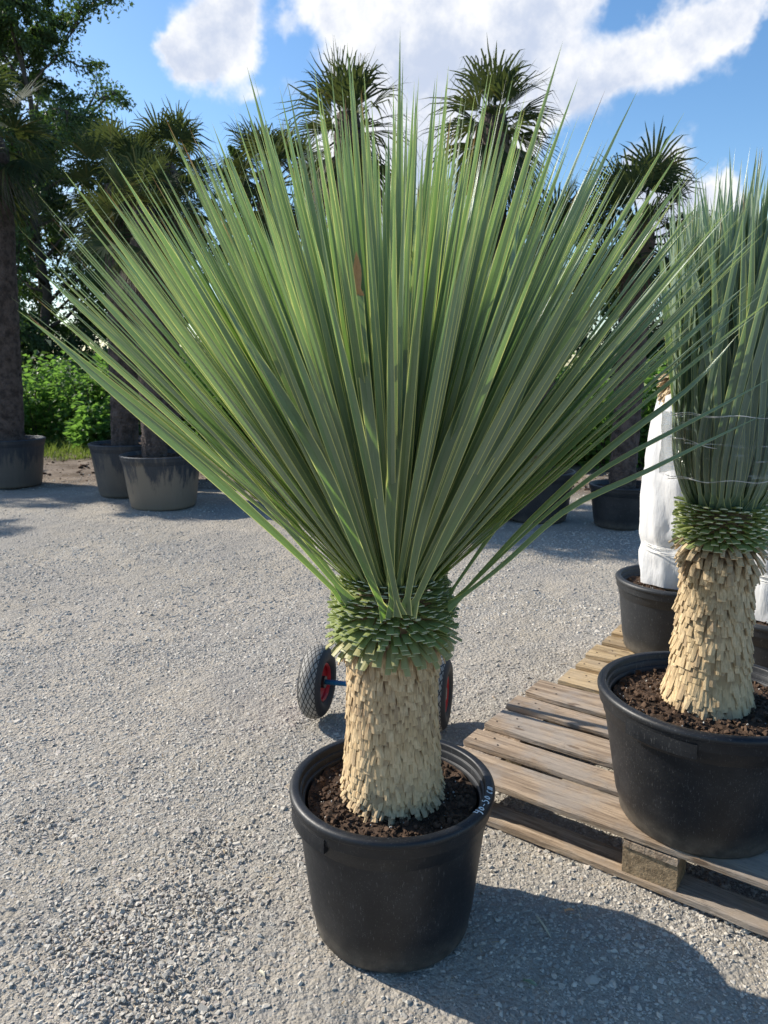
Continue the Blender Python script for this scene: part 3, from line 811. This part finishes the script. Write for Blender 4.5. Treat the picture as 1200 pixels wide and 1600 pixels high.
def film_band(parent, r, z0, z1, seed=0, rough=.006):
    a = np.linspace(0, 2 * math.pi, 96, endpoint=False); zs = np.linspace(z0, z1, 22)
    A, Z = np.meshgrid(a, zs)
    RR = r + rough * (vnoise(A * 4 + seed, Z * 25, seed) + vnoise(A * 14, Z * 60, seed + 3) * .5) * 1.2 + .004
    Z = Z + .012 * vnoise(A * 3, Z * 0 + seed, seed + 5)
    V = np.stack([RR * np.cos(A), RR * np.sin(A), Z], -1).reshape(-1, 3)
    n, k = 22, 96; i = np.arange(n - 1)[:, None]; j = np.arange(k)[None]; j2 = (j + 1) % k
    F = np.stack([i * k + j, i * k + j2, (i + 1) * k + j2, (i + 1) * k + j], -1).reshape(-1, 4)
    return MB().add(V, F).build('plastic_film', M['film'], parent, True)
film_band(ry, .158, .952, 1.115, 3)
ed = MB()
for (z, a0, a1, sl) in ((.955, 190, 290, .01), (.962, 185, 232, -.004), (1.06, 188, 236, -.02), (1.112, 186, 330, .002), (1.118, 180, 245, -.004)):
    aa = np.linspace(R(a0), R(a1), 26)
    P = np.stack([.1605 * np.cos(aa), .1605 * np.sin(aa), z + sl * np.linspace(0, 1, 26) + .003 * np.sin(aa * 9)], -1)
    V, F = tube(P, (.0005 + .0005 * np.abs(np.sin(aa * 6))), 5); ed.add(V, F)
ed.build('film_edge_glint', M['tape_and_glint'], ry)  # film ridges as pale thin tubes, standing in for their highlight lines

# ---- white sleeved plants behind
def sleeved(label, loc, seed, tilt=(0, 0), top=1.12):
    t = thing('sleeved_yucca', label, 'potted plant', loc, 0, 'white sleeved plants on the back pallet')
    add_pot(t, .245, .195, .325, M['plastic2'], 80)
    add_soil(t, .205, .288, 700, 60, seed)
    rg = np.random.default_rng(seed)
    def lean(P):
        P = np.array(P); P[:, 0] += tilt[0] * (P[:, 2] - .3); P[:, 1] += tilt[1] * (P[:, 2] - .3); return P
    a = np.linspace(0, 2 * math.pi, 100, endpoint=False); zs = np.linspace(.285, top, 46)
    A, Z = np.meshgrid(a, zs)
    fz = (Z - .285) / (top - .285)
    base = np.interp(fz, [0, .25, .35, .6, .8, 1], [.120, .138, .147, .152, .142, .128])
    fold = .014 * np.sin(A * 3 + seed + fz * 3) + .005 * np.sin(A * 7 + 2 * fz * 4 + seed) + .014 * vnoise(A * 2.2, fz * 6, seed) + .007 * vnoise(A * 6 + fz * 5, fz * 17, seed + 1)
    tie = np.exp(-((fz - .22) / .03) ** 2) * .012 + np.exp(-((fz - .62) / .03) ** 2) * .008
    RR = base + fold - tie
    Zt = Z + .025 * fz ** 8 * np.sin(A * 2 + seed) - (1 - fz) ** 6 * .02 * np.sin(A + 1.0)
    V = lean(np.stack([RR * np.cos(A), RR * np.sin(A), Zt], -1).reshape(-1, 3))
    n, k = 46, 100; i = np.arange(n - 1)[:, None]; j = np.arange(k)[None]; j2 = (j + 1) % k
    F = np.stack([i * k + j, i * k + j2, (i + 1) * k + j2, (i + 1) * k + j], -1).reshape(-1, 4)
    MB().add(V, F).build('sleeve', M['sleeve'], t, True)
    tp = MB()
    for q in range(4):
        aa = np.linspace(0, 2 * math.pi, 50); z = .285 + .22 * (top - .285) + (q - 1.5) * .008
        P = np.stack([(.1375 + .004 * np.sin(aa * 3 + q)) * np.cos(aa), (.1375 + .004 * np.sin(aa * 3 + q)) * np.sin(aa), z + .006 * np.sin(aa + q * 1.7)], -1)
        V, F = tube(lean(P), .0016, 5); tp.add(V, F)
    tp.build('tape', M['tape_and_glint'], t)
    tm = MB()
    V, F, _ = lathe([(.09, .26), (.095, .6), (.092, top), (.07, top + .10), (.001, top + .12)], 24); tm.add(lean(V), F, rnd=.2, v=.1)
    k0 = len(tm.V)
    stubs(tm, 260, top - .09, top + .085, lambda z: .098, lambda tt: R(-74 + 60 * tt), lambda tt: .045, .018, .005, .14, .1, seed + 3)
    for q in range(k0, len(tm.V)): tm.V[q] = lean(tm.V[q])
    tm.build('trunk', M['straw2'], t)
    tied_crown(t, 200, top + .09, .10, top + .22, .62, .115, .020, seed + 70, M['yucca2'], tilt)
    return t
sleeved('white sleeved yucca in a black pot, half hidden left of the tied yucca', (1.27, 3.12, .1462), 5, (.0, 0))
sleeved('white sleeved plant in a black pot cut off by the right edge of the picture', (1.49, 2.69, .1462), 9, (.03, 0))

# ------------------------------------------------------------------ pallets
def plank(L, W, T, seed, rnd, along=0, n=14, ch=.0035, chip=.0022):
    rg = np.random.default_rng(seed)
    sec0 = np.array([(-W / 2 + ch, -T / 2), (W / 2 - ch, -T / 2), (W / 2, -T / 2 + ch), (W / 2, T / 2 - ch), (W / 2 - ch, T / 2), (-W / 2 + ch, T / 2), (-W / 2, T / 2 - ch), (-W / 2, -T / 2 + ch)])
    xs = np.linspace(0, L, n); V = []
    bow = rg.normal(0, .0015)
    for q, xx in enumerate(xs):
        s = sec0.copy(); e = rg.normal(0, chip, (2,))
        s[[2, 3], 0] += e[0]; s[[6, 7], 0] += e[1]; s[[4, 5], 1] += 0
        z = bow * math.sin(math.pi * xx / L)
        for (yy, zz) in s: V.append((xx + (rg.normal(0, .001) if q in (0, n - 1) else 0), yy + W / 2, zz + T / 2 + z))
    V = np.array(V); k = 8
    i = np.arange(n - 1)[:, None]; j = np.arange(k)[None]; j2 = (j + 1) % k
    F = [np.stack([i * k + j, i * k + j2, (i + 1) * k + j2, (i + 1) * k + j], -1).reshape(-1, 4), np.arange(k)[None, ::-1], (np.arange(k) + (n - 1) * k)[None]]
    if along: V = V[:, [1, 0, 2]] ; F = [f[:, ::-1] for f in F]
    return V, F
def nails(mb, pts, z):
    for (x, y) in pts:
        V, F, _ = lathe([(.0001, z + .0012), (.0036, z + .001), (.004, z - .002)], 8)
        V[:, :2] += (x, y); mb.add(V, F, v=3.0)
def pallet(label, loc, rz, mat, seed, mid=.60, shifts=(0, 0, 0, 0, 0)):
    t = thing('wooden_pallet', label, 'pallet', loc, rz, 'wooden pallets under the plants')
    rg = np.random.default_rng(seed)
    ys = [0, .186, .327, .513, .654]; ws = [.145, .100, .145, .100, .145]
    us = [0, mid, 1.055]
    for q, (y0, wd) in enumerate(zip(ys, ws)):
        V, F = plank(1.2, wd, .021, seed * 10 + q, 0); V += (shifts[q], y0, .1235)
        bd = MB().add(V, F, rnd=rg.random())
        for u in us:
            nails(bd, [(u + .03, y0 + wd * .3), (u + .08, y0 + wd * .7), (u + .11, y0 + wd * .35)], .1448)
        bd.build('deck_board', mat, t)
    for q, u in enumerate(us):
        V, F = plank(.8, .145, .022, seed * 10 + 20 + q, 0, 1); V += (u, 0, .1005)
        MB().add(V, F, rnd=rg.random(), v=1.0).build('stringer_board', mat, t)
        for v0, wv in ((.002, .10), (.3275, .145), (.698, .10)):
            V, F = plank(.143, wv - .004, .077, seed * 10 + 40 + q, 0, 0, 4, .002, .001); V += (u + .001, v0 + .002, .0228)
            MB().add(V, F, rnd=rg.random()).build('block', M['block'], t)
    for q, (v0, wv) in enumerate(((-.002, .10), (.3275, .145), (.70, .10))):
        V, F = plank(1.2, wv, .0215, seed * 10 + 60 + q, 0); V += (0, v0, .0005)
        MB().add(V, F, rnd=rg.random()).build('bottom_board', mat, t)
    return t
PA = R(-35.9)
ux = np.array([math.cos(PA), math.sin(PA)]); vx = np.array([-math.sin(PA), math.cos(PA)])
O1 = np.array([.158, 2.142])
pallet('grey weathered pallet in front, carrying the tied yucca', (O1[0], O1[1], .0), PA, M['wood'], 3, .60, (0, 0, .004, -.006, .003))
O2 = O1 + ux * .062 + vx * .835
pallet('yellow newer pallet behind the grey one, under the white sleeved plants', (O2[0], O2[1], .0), PA + R(1.0), M['wood2'], 5, .53, (0, .004, -.005, .003, 0))

# ------------------------------------------------------------------ hand truck behind the pot
ht = thing('hand_truck', 'blue hand truck with two air-filled wheels and red rims standing behind the main pot', 'hand truck', (-.03, 2.71, 0), R(-13))
WR = .146
def wheel(x, side):
    wt = MB(); TW = .046
    ang = np.linspace(-R(158), R(158), 33)
    prof = [(WR - .040 + .040 * math.cos(a), TW * math.sin(a)) for a in ang]
    V, F, uu = lathe(prof, 72); vv = np.repeat(np.sin(ang) * np.where(np.cos(ang) < 0, 1.0, 1) * .9, 72)
    vv = np.where(np.repeat(np.cos(ang), 72) < -.05, 1.0, vv)
    V = V[:, [2, 0, 1]] + (x, 0, WR - .001)
    V[:, 2] = np.maximum(V[:, 2], .002)
    hub = MB()
    pr = [(.0001, -.020), (.018, -.020), (.018, -.012), (.045, -.008), (.070, -.018), (.076, -.030), (.072, -.034), (.066, -.022), (.066, .022), (.072, .034), (.076, .030), (.070, .018), (.045, .008), (.018, .012), (.018, .030), (.0001, .030)]
    V2, F2, _ = lathe(pr, 48); V2 = V2[:, [2, 0, 1]] * (1, 1, 1) + (x, 0, WR - .001)
    ty = wt.add(V, F, u=uu, v=vv).build('wheel', M['tyre'], ht, True)
    hub.add(V2, F2).build('rim', M['red'], ty, True)
    cap = MB(); V3, F3, _ = lathe([(.0001, -.034), (.024, -.034), (.024, .034), (.0001, .034)], 24); V3 = V3[:, [2, 0, 1]] + (x, 0, WR - .001)
    cap.add(V3, F3).build('hub', M['steel'], ty, False)
wheel(-.242, -1); wheel(.242, 1)
ax = MB(); V, F = tube([(-.275, 0, WR), (.275, 0, WR)], .010, 12); ax.add(V, F); ax.build('axle', M['blue'], ht, True)
fr = MB()
for s in (-.105, .105):
    P = [(s, .10, .03), (s, .07, .14), (s, .03, .5), (s, -.06, 1.0), (s, -.12, 1.10)]
    V, F = tube(interp_poly(P, 14), .0125, 10); fr.add(V, F)
    V, F = tube([(s, .08, .10), (s * 1.15, 0, WR)], .010, 8); fr.add(V, F)
for z, y in ((.35, .045), (.65, .005), (.95, -.045)):
    V, F = tube([(-.105, y, z), (.105, y, z)], .010, 8); fr.add(V, F)
V, F = tube([(-.105, -.12, 1.10), (.105, -.12, 1.10)], .0125, 10); fr.add(V, F)
fr.build('frame', M['blue'], ht, True)
tp = MB(); V, F = plank(.26, .18, .006, 77, 0, 0, 4, .001, .0005); tp.add(V + (-.13, .10, .006), F); tp.build('toe_plate', M['steel'], ht)

# ------------------------------------------------------------------ windmill palms in big pots
def fan(mb, c, d, nrm, L, nseg, rg, spread, droop):
    l = norm(np.cross(d, nrm)); nrm = norm(np.cross(l, d))
    psi = np.linspace(-spread, spread, nseg) + rg.normal(0, .02, nseg)
    Ls = L * (.68 + .32 * np.cos(psi * .6)) * rg.uniform(.85, 1.08, nseg)
    dirs = np.cos(psi)[:, None] * d + np.sin(psi)[:, None] * l + .22 * nrm
    dirs = norm(dirs); lat = norm(-np.sin(psi)[:, None] * d + np.cos(psi)[:, None] * l)
    fs = np.array([0.02, .3, .55, .8, 1.0]); ws = np.array([.004, 1, .9, .5, .05])
    step = 2 * spread / nseg
    P = []; W = []
    kink = rg.uniform(.3, 1.0, nseg) * (rg.random(nseg) < .5)
    for f, wv in zip(fs, ws):
        q = c + dirs * (Ls * f)[:, None]
        q = q - np.array([0, 0, 1.0]) * ((f ** 3) * droop * Ls * rg.uniform(.6, 1.4, nseg))[:, None]
        q = q - np.array([0, 0, 1.0]) * (max(0, f - .7) * kink * Ls)[:, None]
        P.append(q); W.append(np.minimum(L * .3 * step * .52, .02) * wv if f < .1 else np.full(nseg, L * .3 * step * .52) * wv)
    P = np.stack(P, 1)                              # nseg,5,3
    W = np.stack([np.broadcast_to(x, (nseg,)) for x in W], 1)
    V = np.stack([P - lat[:, None] * W[..., None], P + lat[:, None] * W[..., None]], 2)   # nseg,5,2,3
    f = np.array([[k * 2, k * 2 + 1, k * 2 + 3, k * 2 + 2] for k in range(4)])
    FF = (f[None] + (np.arange(nseg) * 10)[:, None, None]).reshape(-1, 4)
    mb.add(V.reshape(-1, 3), FF, rnd=np.repeat(np.clip(rg.random() * .6 + rg.random(nseg) * .4, 0, 1), 10))
def palm(label, loc, pot_r, pot_h, pot_m, trunk_off, r0, r1, H, seed, nf=30, L=.52, top_el=82, low_el=-45, skirt=0, lean=(0, 0), pet=.40, spread=1.9, droop=.3, nseg=28, elp=1.0):
    t = thing('windmill_palm', label, 'potted palm', loc, 0, 'windmill palms in big pots across the yard')
    rg = np.random.default_rng(seed)
    p = add_pot(t, pot_r, pot_r * .80, pot_h, pot_m, 56)
    add_soil(t, pot_r - .045, pot_h - .04, 150, 40, seed, .02)
    ox, oy = trunk_off
    zs = np.linspace(pot_h - .08, H, 60); k = 36
    a = np.linspace(0, 2 * math.pi, k, endpoint=False); A, Z = np.meshgrid(a, zs)
    f = (Z - zs[0]) / (H - zs[0])
    RR = r0 + (r1 - r0) * np.minimum(1, f * 1.25) + .016 * vnoise(A * 5, Z * 16, seed) + .02 * vnoise(A * 9, Z * 40, seed + 2) - np.clip((f - .93) * 8, 0, 1) * r1 * .5
    CX = ox + lean[0] * f; CY = oy + lean[1] * f
    V = np.stack([CX + RR * np.cos(A), CY + RR * np.sin(A), Z], -1).reshape(-1, 3)
    i = np.arange(59)[:, None]; j = np.arange(k)[None]; j2 = (j + 1) % k
    F = np.stack([i * k + j, i * k + j2, (i + 1) * k + j2, (i + 1) * k + j], -1).reshape(-1, 4)
    tb = MB().add(V, F)
    # fibres and old leaf bases standing off the trunk
    n = int(260 * (H - pot_h))
    ph = rg.random(n) * 2 * math.pi; z = rg.uniform(pot_h, H, n); ff = (z - zs[0]) / (H - zs[0])
    rr = r0 + (r1 - r0) * np.minimum(1, ff * 1.25) + .006
    er = np.stack([np.cos(ph), np.sin(ph), 0 * ph], -1); et = np.stack([-np.sin(ph), np.cos(ph), 0 * ph], -1)
    c = np.stack([ox + lean[0] * ff, oy + lean[1] * ff, z], -1) + er * (rr - .008)[:, None]
    ln = rg.uniform(.03, .10, n); wv = rg.uniform(.002, .009, n)
    up = rg.uniform(-.6, 1.2, n)
    tip = c + er * (ln * .55)[:, None] + np.array([0, 0, 1.0]) * (ln * up)[:, None] + et * (ln * rg.normal(0, .4, n))[:, None]
    V = np.stack([c - et * wv[:, None], c + et * wv[:, None], tip + et * (wv * .3)[:, None], tip - et * (wv * .3)[:, None]], 1).reshape(-1, 3)
    tb.add(V, (np.arange(n) * 4)[:, None] + np.arange(4)[None])
    tb.build('trunk', M['palmtrunk'], t, True)
    cb = MB(); top = np.array([ox + lean[0], oy + lean[1], H])
    stem = MB()
    for q in range(nf):
        tt = (q + .5) / nf; phi = q * R(137.508) + rg.normal(0, .15)
        el = R(top_el + (low_el - top_el) * tt ** elp) + rg.normal(0, .10)
        er1 = np.array([math.cos(phi), math.sin(phi), 0]); ez = np.array([0, 0, 1.0])
        d = math.cos(el) * er1 + math.sin(el) * ez
        s0 = top + np.array([0, 0, -.28 * tt]) + er1 * .05
        pl = pet * rg.uniform(.7, 1.15)
        mid = s0 + d * pl * .5; d2 = norm(d - ez * .18); c = mid + d2 * pl * .5
        Vt, Ft = tube([s0, mid, c], [.011, .009, .006], 5); stem.add(Vt, Ft, rnd=rg.random())
        nrm = norm(-math.sin(el) * er1 + math.cos(el) * ez + np.cross(er1, ez) * rg.normal(0, .35))
        fan(cb, c, norm(d2 - ez * .1), nrm, L * rg.uniform(.85, 1.1), nseg, rg, spread, droop * rg.uniform(.5, 1.4))
    o = cb.build('crown', M['palm'], t)
    stem.build('petioles', M['palm'], o, True)
    if skirt:
        sk = MB()
        for q in range(skirt):
            phi = rg.random() * 2 * math.pi; er1 = np.array([math.cos(phi), math.sin(phi), 0])
            d = norm(er1 * .25 + np.array([0, 0, -1.0])); c = top + er1 * (r1 + .05) + np.array([0, 0, -.25 - .25 * rg.random()])
            fan(sk, c, d, er1, L * 1.0, 26, rg, .55, .1)
        sk.build('dead_fronds', M['palmdry'], t)
    return t
palm('palm with the thickest hairy trunk and hanging old fronds, at the left edge', (-4.44, 8.75, 0), .40, .56, M['greypot'], (-.03, 0), .20, .27, 3.95, 101, 34, .55, 80, -60, 8, (.05, 0), .42)
palm('palm in the mud-stained pot that stands nearest of the left group', (-2.24, 7.40, 0), .40, .53, M['mudpot'], (-.06, 0), .12, .13, 2.85, 102, 24, .44, 80, -35, 2, (.03, 0), .30)
palm('palm in a grey pot close behind the mud-stained pot, trunk to its left', (-2.83, 8.15, 0), .41, .57, M['greypot'], (-.03, 0), .14, .15, 3.30, 103, 26, .46, 80, -40, 2, (.12, 0), .34)
palm('palm farthest back in the left group, pot mostly hidden behind two others', (-2.66, 8.95, 0), .38, .56, M['greypot'], (.05, 0), .13, .14, 3.62, 104, 26, .48, 80, -40, 1, (.15, 0), .34)
palm('dark bushy palm rising just left of the tallest pair of palms', (-1.15, 8.0, 0), .40, .55, M['greypot'], (0, 0), .13, .14, 3.32, 105, 32, .46, 80, -50, 2, (0, 0), .30)
palm('tall ragged palm, left one of the pair rising above the middle of the yucca', (-.26, 6.9, 0), .38, .52, M['greypot'], (0, 0), .12, .13, 3.52, 106, 36, .54, 88, -72, 12, (-.05, 0), .16, .80, .34, 12, 1.0)
palm('tall ragged palm, right one of the pair rising above the middle of the yucca', (.93, 6.9, 0), .38, .52, M['greypot'], (0, 0), .12, .13, 3.56, 107, 36, .52, 88, -74, 12, (.02, 0), .15, .84, .34, 12, 1.0)
palm('low dark palm between the tall pair and the rightmost palm', (1.42, 6.75, 0), .34, .45, M['plastic2'], (0, 0), .11, .12, 2.45, 108, 24, .42, 75, -45, 2, (0, 0), .30)
palm('rightmost palm, dark, in a black pot beside the white sleeve', (2.12, 6.45, 0), .30, .37, M['plastic2'], (-.02, 0), .11, .12, 2.58, 109, 30, .46, 80, -40, 2, (.02, 0), .32)

# ------------------------------------------------------------------ trees and bushes
def leaves(mb, P, D, size, rg, rn, aspect=.5, fold=.15):
    n = len(P)
    D = norm(D); up = rg.normal(0, 1, (n, 3)) + np.array([0, 0, 1.2])
    S_ = norm(np.cross(D, up)); N_ = np.cross(S_, D)
    s = size[:, None]
    V = np.stack([P, P + D * s * .45 + S_ * s * aspect * .5 + N_ * s * fold, P + D * s - N_ * s * .1, P + D * s * .45 - S_ * s * aspect * .5 + N_ * s * fold], 1)
    F = np.array([[0, 1, 2], [0, 2, 3]])[None] + (np.arange(n) * 4)[:, None, None]
    mb.add(V.reshape(-1, 3), F.reshape(-1, 3), rnd=np.repeat(rn, 4))
def tree(label, loc, H, Rc, seed, nleaf, lsize, mat, z_low=.12, nlimb=18, name='leafy_tree', group='trees beyond the yard', r0=.16, top_pow=.7):
    t = thing(name, label, 'tree', loc, 0, group)
    rg = np.random.default_rng(seed)
    wood = MB(); ends = []
    tr = np.array([[rg.normal(0, .03) * H * q, rg.normal(0, .03) * H * q, H * q * .92] for q in np.linspace(0, 1, 8)])
    V, F = tube(tr, r0 * (1 - .88 * np.linspace(0, 1, 8)), 10); wood.add(V, F)
    for q in range(nlimb):
        f = z_low + (1 - z_low) * ((q + rg.random() * .7) / nlimb)
        base = np.array([np.interp(f * .98, np.linspace(0, 1, 8), tr[:, a]) for a in range(3)])
        phi = q * 2.4 + rg.normal(0, .3)
        env = math.sin(math.pi * min(1, .18 + .82 * f) ** top_pow) ** .6 if f < .98 else .3
        Ll = Rc * max(.28, env) * rg.uniform(.75, 1.15)
        el = R(10 + 55 * f + rg.normal(0, 8))
        d = np.array([math.cos(phi) * math.cos(el), math.sin(phi) * math.cos(el), math.sin(el)])
        pts = [base]; dd = d.copy()
        for k in range(5):
            dd = norm(dd + rg.normal(0, .16, 3) + np.array([0, 0, -.04 * k])); pts.append(pts[-1] + dd * Ll / 5)
        pts = np.array(pts)
        V, F = tube(pts, r0 * .38 * (1 - f * .5) * np.linspace(1, .18, 6), 6); wood.add(V, F)
        nb = 9
        for b in range(nb):
            s = .22 + .78 * (b + rg.random()) / nb
            bp = np.array([np.interp(s, np.linspace(0, 1, 6), pts[:, a]) for a in range(3)])
            bd = norm(dd * .7 + rg.normal(0, .65, 3)); bl = Ll * rg.uniform(.22, .42)
            q2 = [bp]; e = bd
            for k in range(4):
                e = norm(e + rg.normal(0, .22, 3) - np.array([0, 0, .05])); q2.append(q2[-1] + e * bl / 4)
            q2 = np.array(q2)
            V, F = tube(q2, np.linspace(.022, .005, 5) * Rc / 3, 4, False); wood.add(V, F)
            ends.append((q2, bl))
    wood.build('trunk', M['bark'], t, True)
    per = nleaf // len(ends); Ps = []; Ds = []; rn = []
    for q2, bl in ends:
        s = rg.random(per) ** .7
        p = np.stack([np.interp(s, np.linspace(0, 1, 5), q2[:, a]) for a in range(3)], 1)
        off = rg.normal(0, 1, (per, 3)); off = norm(off) * (rg.random(per) ** .6)[:, None] * bl * .50 * (1.15 - .75 * s)[:, None]
        off[:, 2] *= .55
        Ps.append(p + off); ax_ = norm(q2[-1] - q2[0])
        Ds.append(ax_ * .6 + rg.normal(0, .7, (per, 3)) - np.array([0, 0, .35])); rn.append(np.clip(rg.random() * .5 + rg.random(per) * .5, 0, 1))
    cb = MB(); Ps = np.concatenate(Ps)
    leaves(cb, Ps, np.concatenate(Ds), lsize * rg.uniform(.6, 1.25, len(Ps)), rg, np.concatenate(rn))
    cb.build('crown', mat, t)
    return t
tree('tall loose dark tree at upper left, long twigs reaching over blue sky', (-9.5, 21.2, 0), 12.9, 4.7, 201, 62000, .125, M['treeleaf'], .1, 30)
tree('dark tree at the far left behind the thick-trunked palm', (-13.4, 21.0, 0), 12.2, 4.0, 202, 30000, .14, M['treeleaf'], .08, 22)
tree('lower dense dark tree behind the left group of potted palms', (-6.6, 22.6, 0), 7.6, 3.2, 203, 44000, .125, M['treeleaf2'], .04, 24)
tree('small slender tree showing between two palms left of the yucca tips', (-4.0, 21.5, 0), 7.9, 1.5, 204, 12000, .115, M['treeleaf'], .2, 18, r0=.08)
tree('far dark tree low behind the crown at left of centre', (-10.6, 23.5, 0), 9.2, 4.4, 205, 40000, .15, M['treeleaf2'], .03, 18)
tree('small far tree peeping between the leaf tips at right', (9.6, 22.0, 0), 5.8, 1.7, 206, 8000, .15, M['treeleaf2'], .2, 14, r0=.08)
tree('low scrubby tree standing behind the right-hand bushes', (4.6, 15.0, 0), 3.3, 1.7, 207, 12000, .13, M['treeleaf2'], .1, 14, r0=.07)
tree('low dark tree standing behind the middle of the yucca crown', (.8, 17.0, 0), 3.6, 2.2, 208, 14000, .14, M['treeleaf2'], .1, 14, r0=.07)

tree('tree outside the left edge, its shadow crossing the far gravel', (-10.4, 10.8, 0), 6.8, 2.4, 209, 26000, .12, M['treeleaf'], .15, 18)

def bush(label, loc, rx, ry_, h, seed, n, ls, mat=None):
    t = thing('bush', label, 'bush', loc, 0, 'green bushes along the edge of the yard')
    rg = np.random.default_rng(seed); st = MB(); lb = MB()
    ns = 46; Ps = []; Ds = []; rn = []
    for q in range(ns):
        a = rg.random() * 2 * math.pi; r = math.sqrt(rg.random())
        bx, by = rx * r * math.cos(a), ry_ * r * math.sin(a)
        hh = h * (1 - .35 * r ** 2) * rg.uniform(.6, 1.1)
        lean = rg.normal(0, .18, 2) + np.array([math.cos(a), math.sin(a)]) * .15 * r
        P = np.array([[bx * .8 + lean[0] * hh * s ** 1.5, by * .8 + lean[1] * hh * s ** 1.5, hh * s] for s in np.linspace(0, 1, 6)])
        V, F = tube(P, np.linspace(.010, .003, 6), 4, False); st.add(V, F)
        k = n // ns; s = .08 + .92 * rg.random(k) ** .8
        p = np.stack([np.interp(s, np.linspace(0, 1, 6), P[:, i_]) for i_ in range(3)], 1)
        ph = rg.random(k) * 2 * math.pi; o = np.stack([np.cos(ph), np.sin(ph), rg.normal(.05, .3, k)], -1)
        Ps.append(p + o * (rg.uniform(.02, .26, k) * (1.15 - .6 * s))[:, None]); Ds.append(o + np.array([0, 0, -.15])); rn.append(np.clip(rg.random() * .4 + rg.random(k) * .6, 0, 1))
    Ps = np.concatenate(Ps)
    leaves(lb, Ps, np.concatenate(Ds), ls * rg.uniform(.55, 1.3, len(Ps)), rg, np.concatenate(rn), .62, .08)
    st.build('stems', M['bark'], t); lb.build('foliage', mat or M['bush'], t)
    return t
BL = [('bright green bush beside the thick palm trunk, at the far left', (-6.3, 13.4, 0), 1.1, .8, 1.55),
      ('tallest bright green bush, between the thick palm trunk and the left group of pots', (-4.75, 13.2, 0), 1.0, .8, 1.80),
      ('bright green bush behind the two trunks of the left group', (-3.5, 13.0, 0), .9, .7, 1.55),
      ('low green bush just right of the mud-stained pot', (-2.3, 12.3, 0), .9, .7, 1.25),
      ('green bush showing under the left side of the yucca crown', (-.9, 12.0, 0), .9, .7, 1.4),
      ('green bush behind the yucca trunk line, mostly hidden', (.4, 11.6, 0), .9, .7, 1.4),
      ('green bush left of the right-hand palm pot, seen through yucca leaves', (1.75, 10.4, 0), .8, .6, 1.35),
      ('leafy green bush directly behind the right-hand palm trunk', (2.9, 10.2, 0), .85, .6, 1.6),
      ('green bush beside the white sleeve, at the right end of the row', (4.1, 10.4, 0), .9, .6, 1.5),
      ('yellow-green low bush in front of the tall bright bush', (-4.55, 12.2, 0), .6, .4, .75)]
for q, (lb_, lc, rx, ryy, hh) in enumerate(BL):
    bush(lb_, lc, rx, ryy, hh, 300 + q, 5200, .115)
# rank grass along the edge of the gravel
n = 16000
x = rng.uniform(-8, 6, n); y = rng.uniform(10.2, 12.6, n) - .12 * x
keep = vnoise(x * 1.2, y * 1.2, 61) + .7 * vnoise(x * 5, y * 5, 62) > (.35 - (y + .12 * x - 10.2) * .3); x, y = x[keep], y[keep]; n = len(x)
P = np.stack([x, y, ground_h(x, y)], -1); D = rng.normal(0, .45, (n, 3)); D[:, 2] = 1
gb = MB(); leaves(gb, P, D, rng.uniform(.05, .22, n), rng, rng.random(n), .09, .0)
tag(gb.build('grass', M['grass']), kind='stuff', label='rank grass along the edge of the gravel')
# ivy-like ground cover far behind under the trees
n = 26000
x = rng.uniform(-16, 16, n); y = rng.uniform(15.5, 22, n); z = rng.random(n) * (1.3 + 1.2 * vnoise(x * .6, y * .6, 71)) * 1.1
gb = MB(); leaves(gb, np.stack([x, y, np.maximum(z, .02)], -1), rng.normal(0, 1, (n, 3)), rng.uniform(.1, .24, n), rng, rng.random(n), .6)
tag(gb.build('undergrowth', M['treeleaf']), kind='stuff', label='dark undergrowth beneath the trees')

# ------------------------------------------------------------------ litter on the gravel
def ground_pt(u, v):
    d = ray(u, v); p = d * (CAM_H / -d[2]); return np.array([p[0], p[1], float(ground_h(np.array(p[0]), np.array(p[1])))])
def litter(name, label, cat, a, b, r, mat, flat=False):
    A, B = ground_pt(*a), ground_pt(*b)
    mid = (A + B) / 2
    P = interp_poly([A - mid, (0, 0, .004), B - mid], 9); P[:, 2] += .006
    if flat:
        mb = MB(); leaf(mb, P, np.array([0, 0, 1.0]), r * 2, (0, .4), .5, .2)
    else:
        V, F = tube(P, r * np.array([.5, .9, 1, 1, 1, 1, .9, .7, .2]), 6); mb = MB().add(V, F)
    return tag(mb.build(name, mat, loc=tuple(mid)), label, cat)
litter('twig', 'pale bare twig lying in the shadow right of the main pot', 'twig', (838, 1435), (861, 1468), .0028, M['twig'])
litter('fallen_leaf', 'curled grey-green leaf scrap on the gravel below the pale twig', 'leaf', (817, 1534), (840, 1543), .005, M['yucca2'], True)
litter('fallen_leaf', 'dry straw-coloured leaf scrap lying on gravel near the bottom left of the main pot', 'leaf', (405, 1518), (414, 1528), .004, M['twig'], True)
litter('fallen_leaf', 'brown leaf scrap by the bottom board of the grey pallet', 'leaf', (882, 1427), (897, 1425), .004, M['dry'], True)
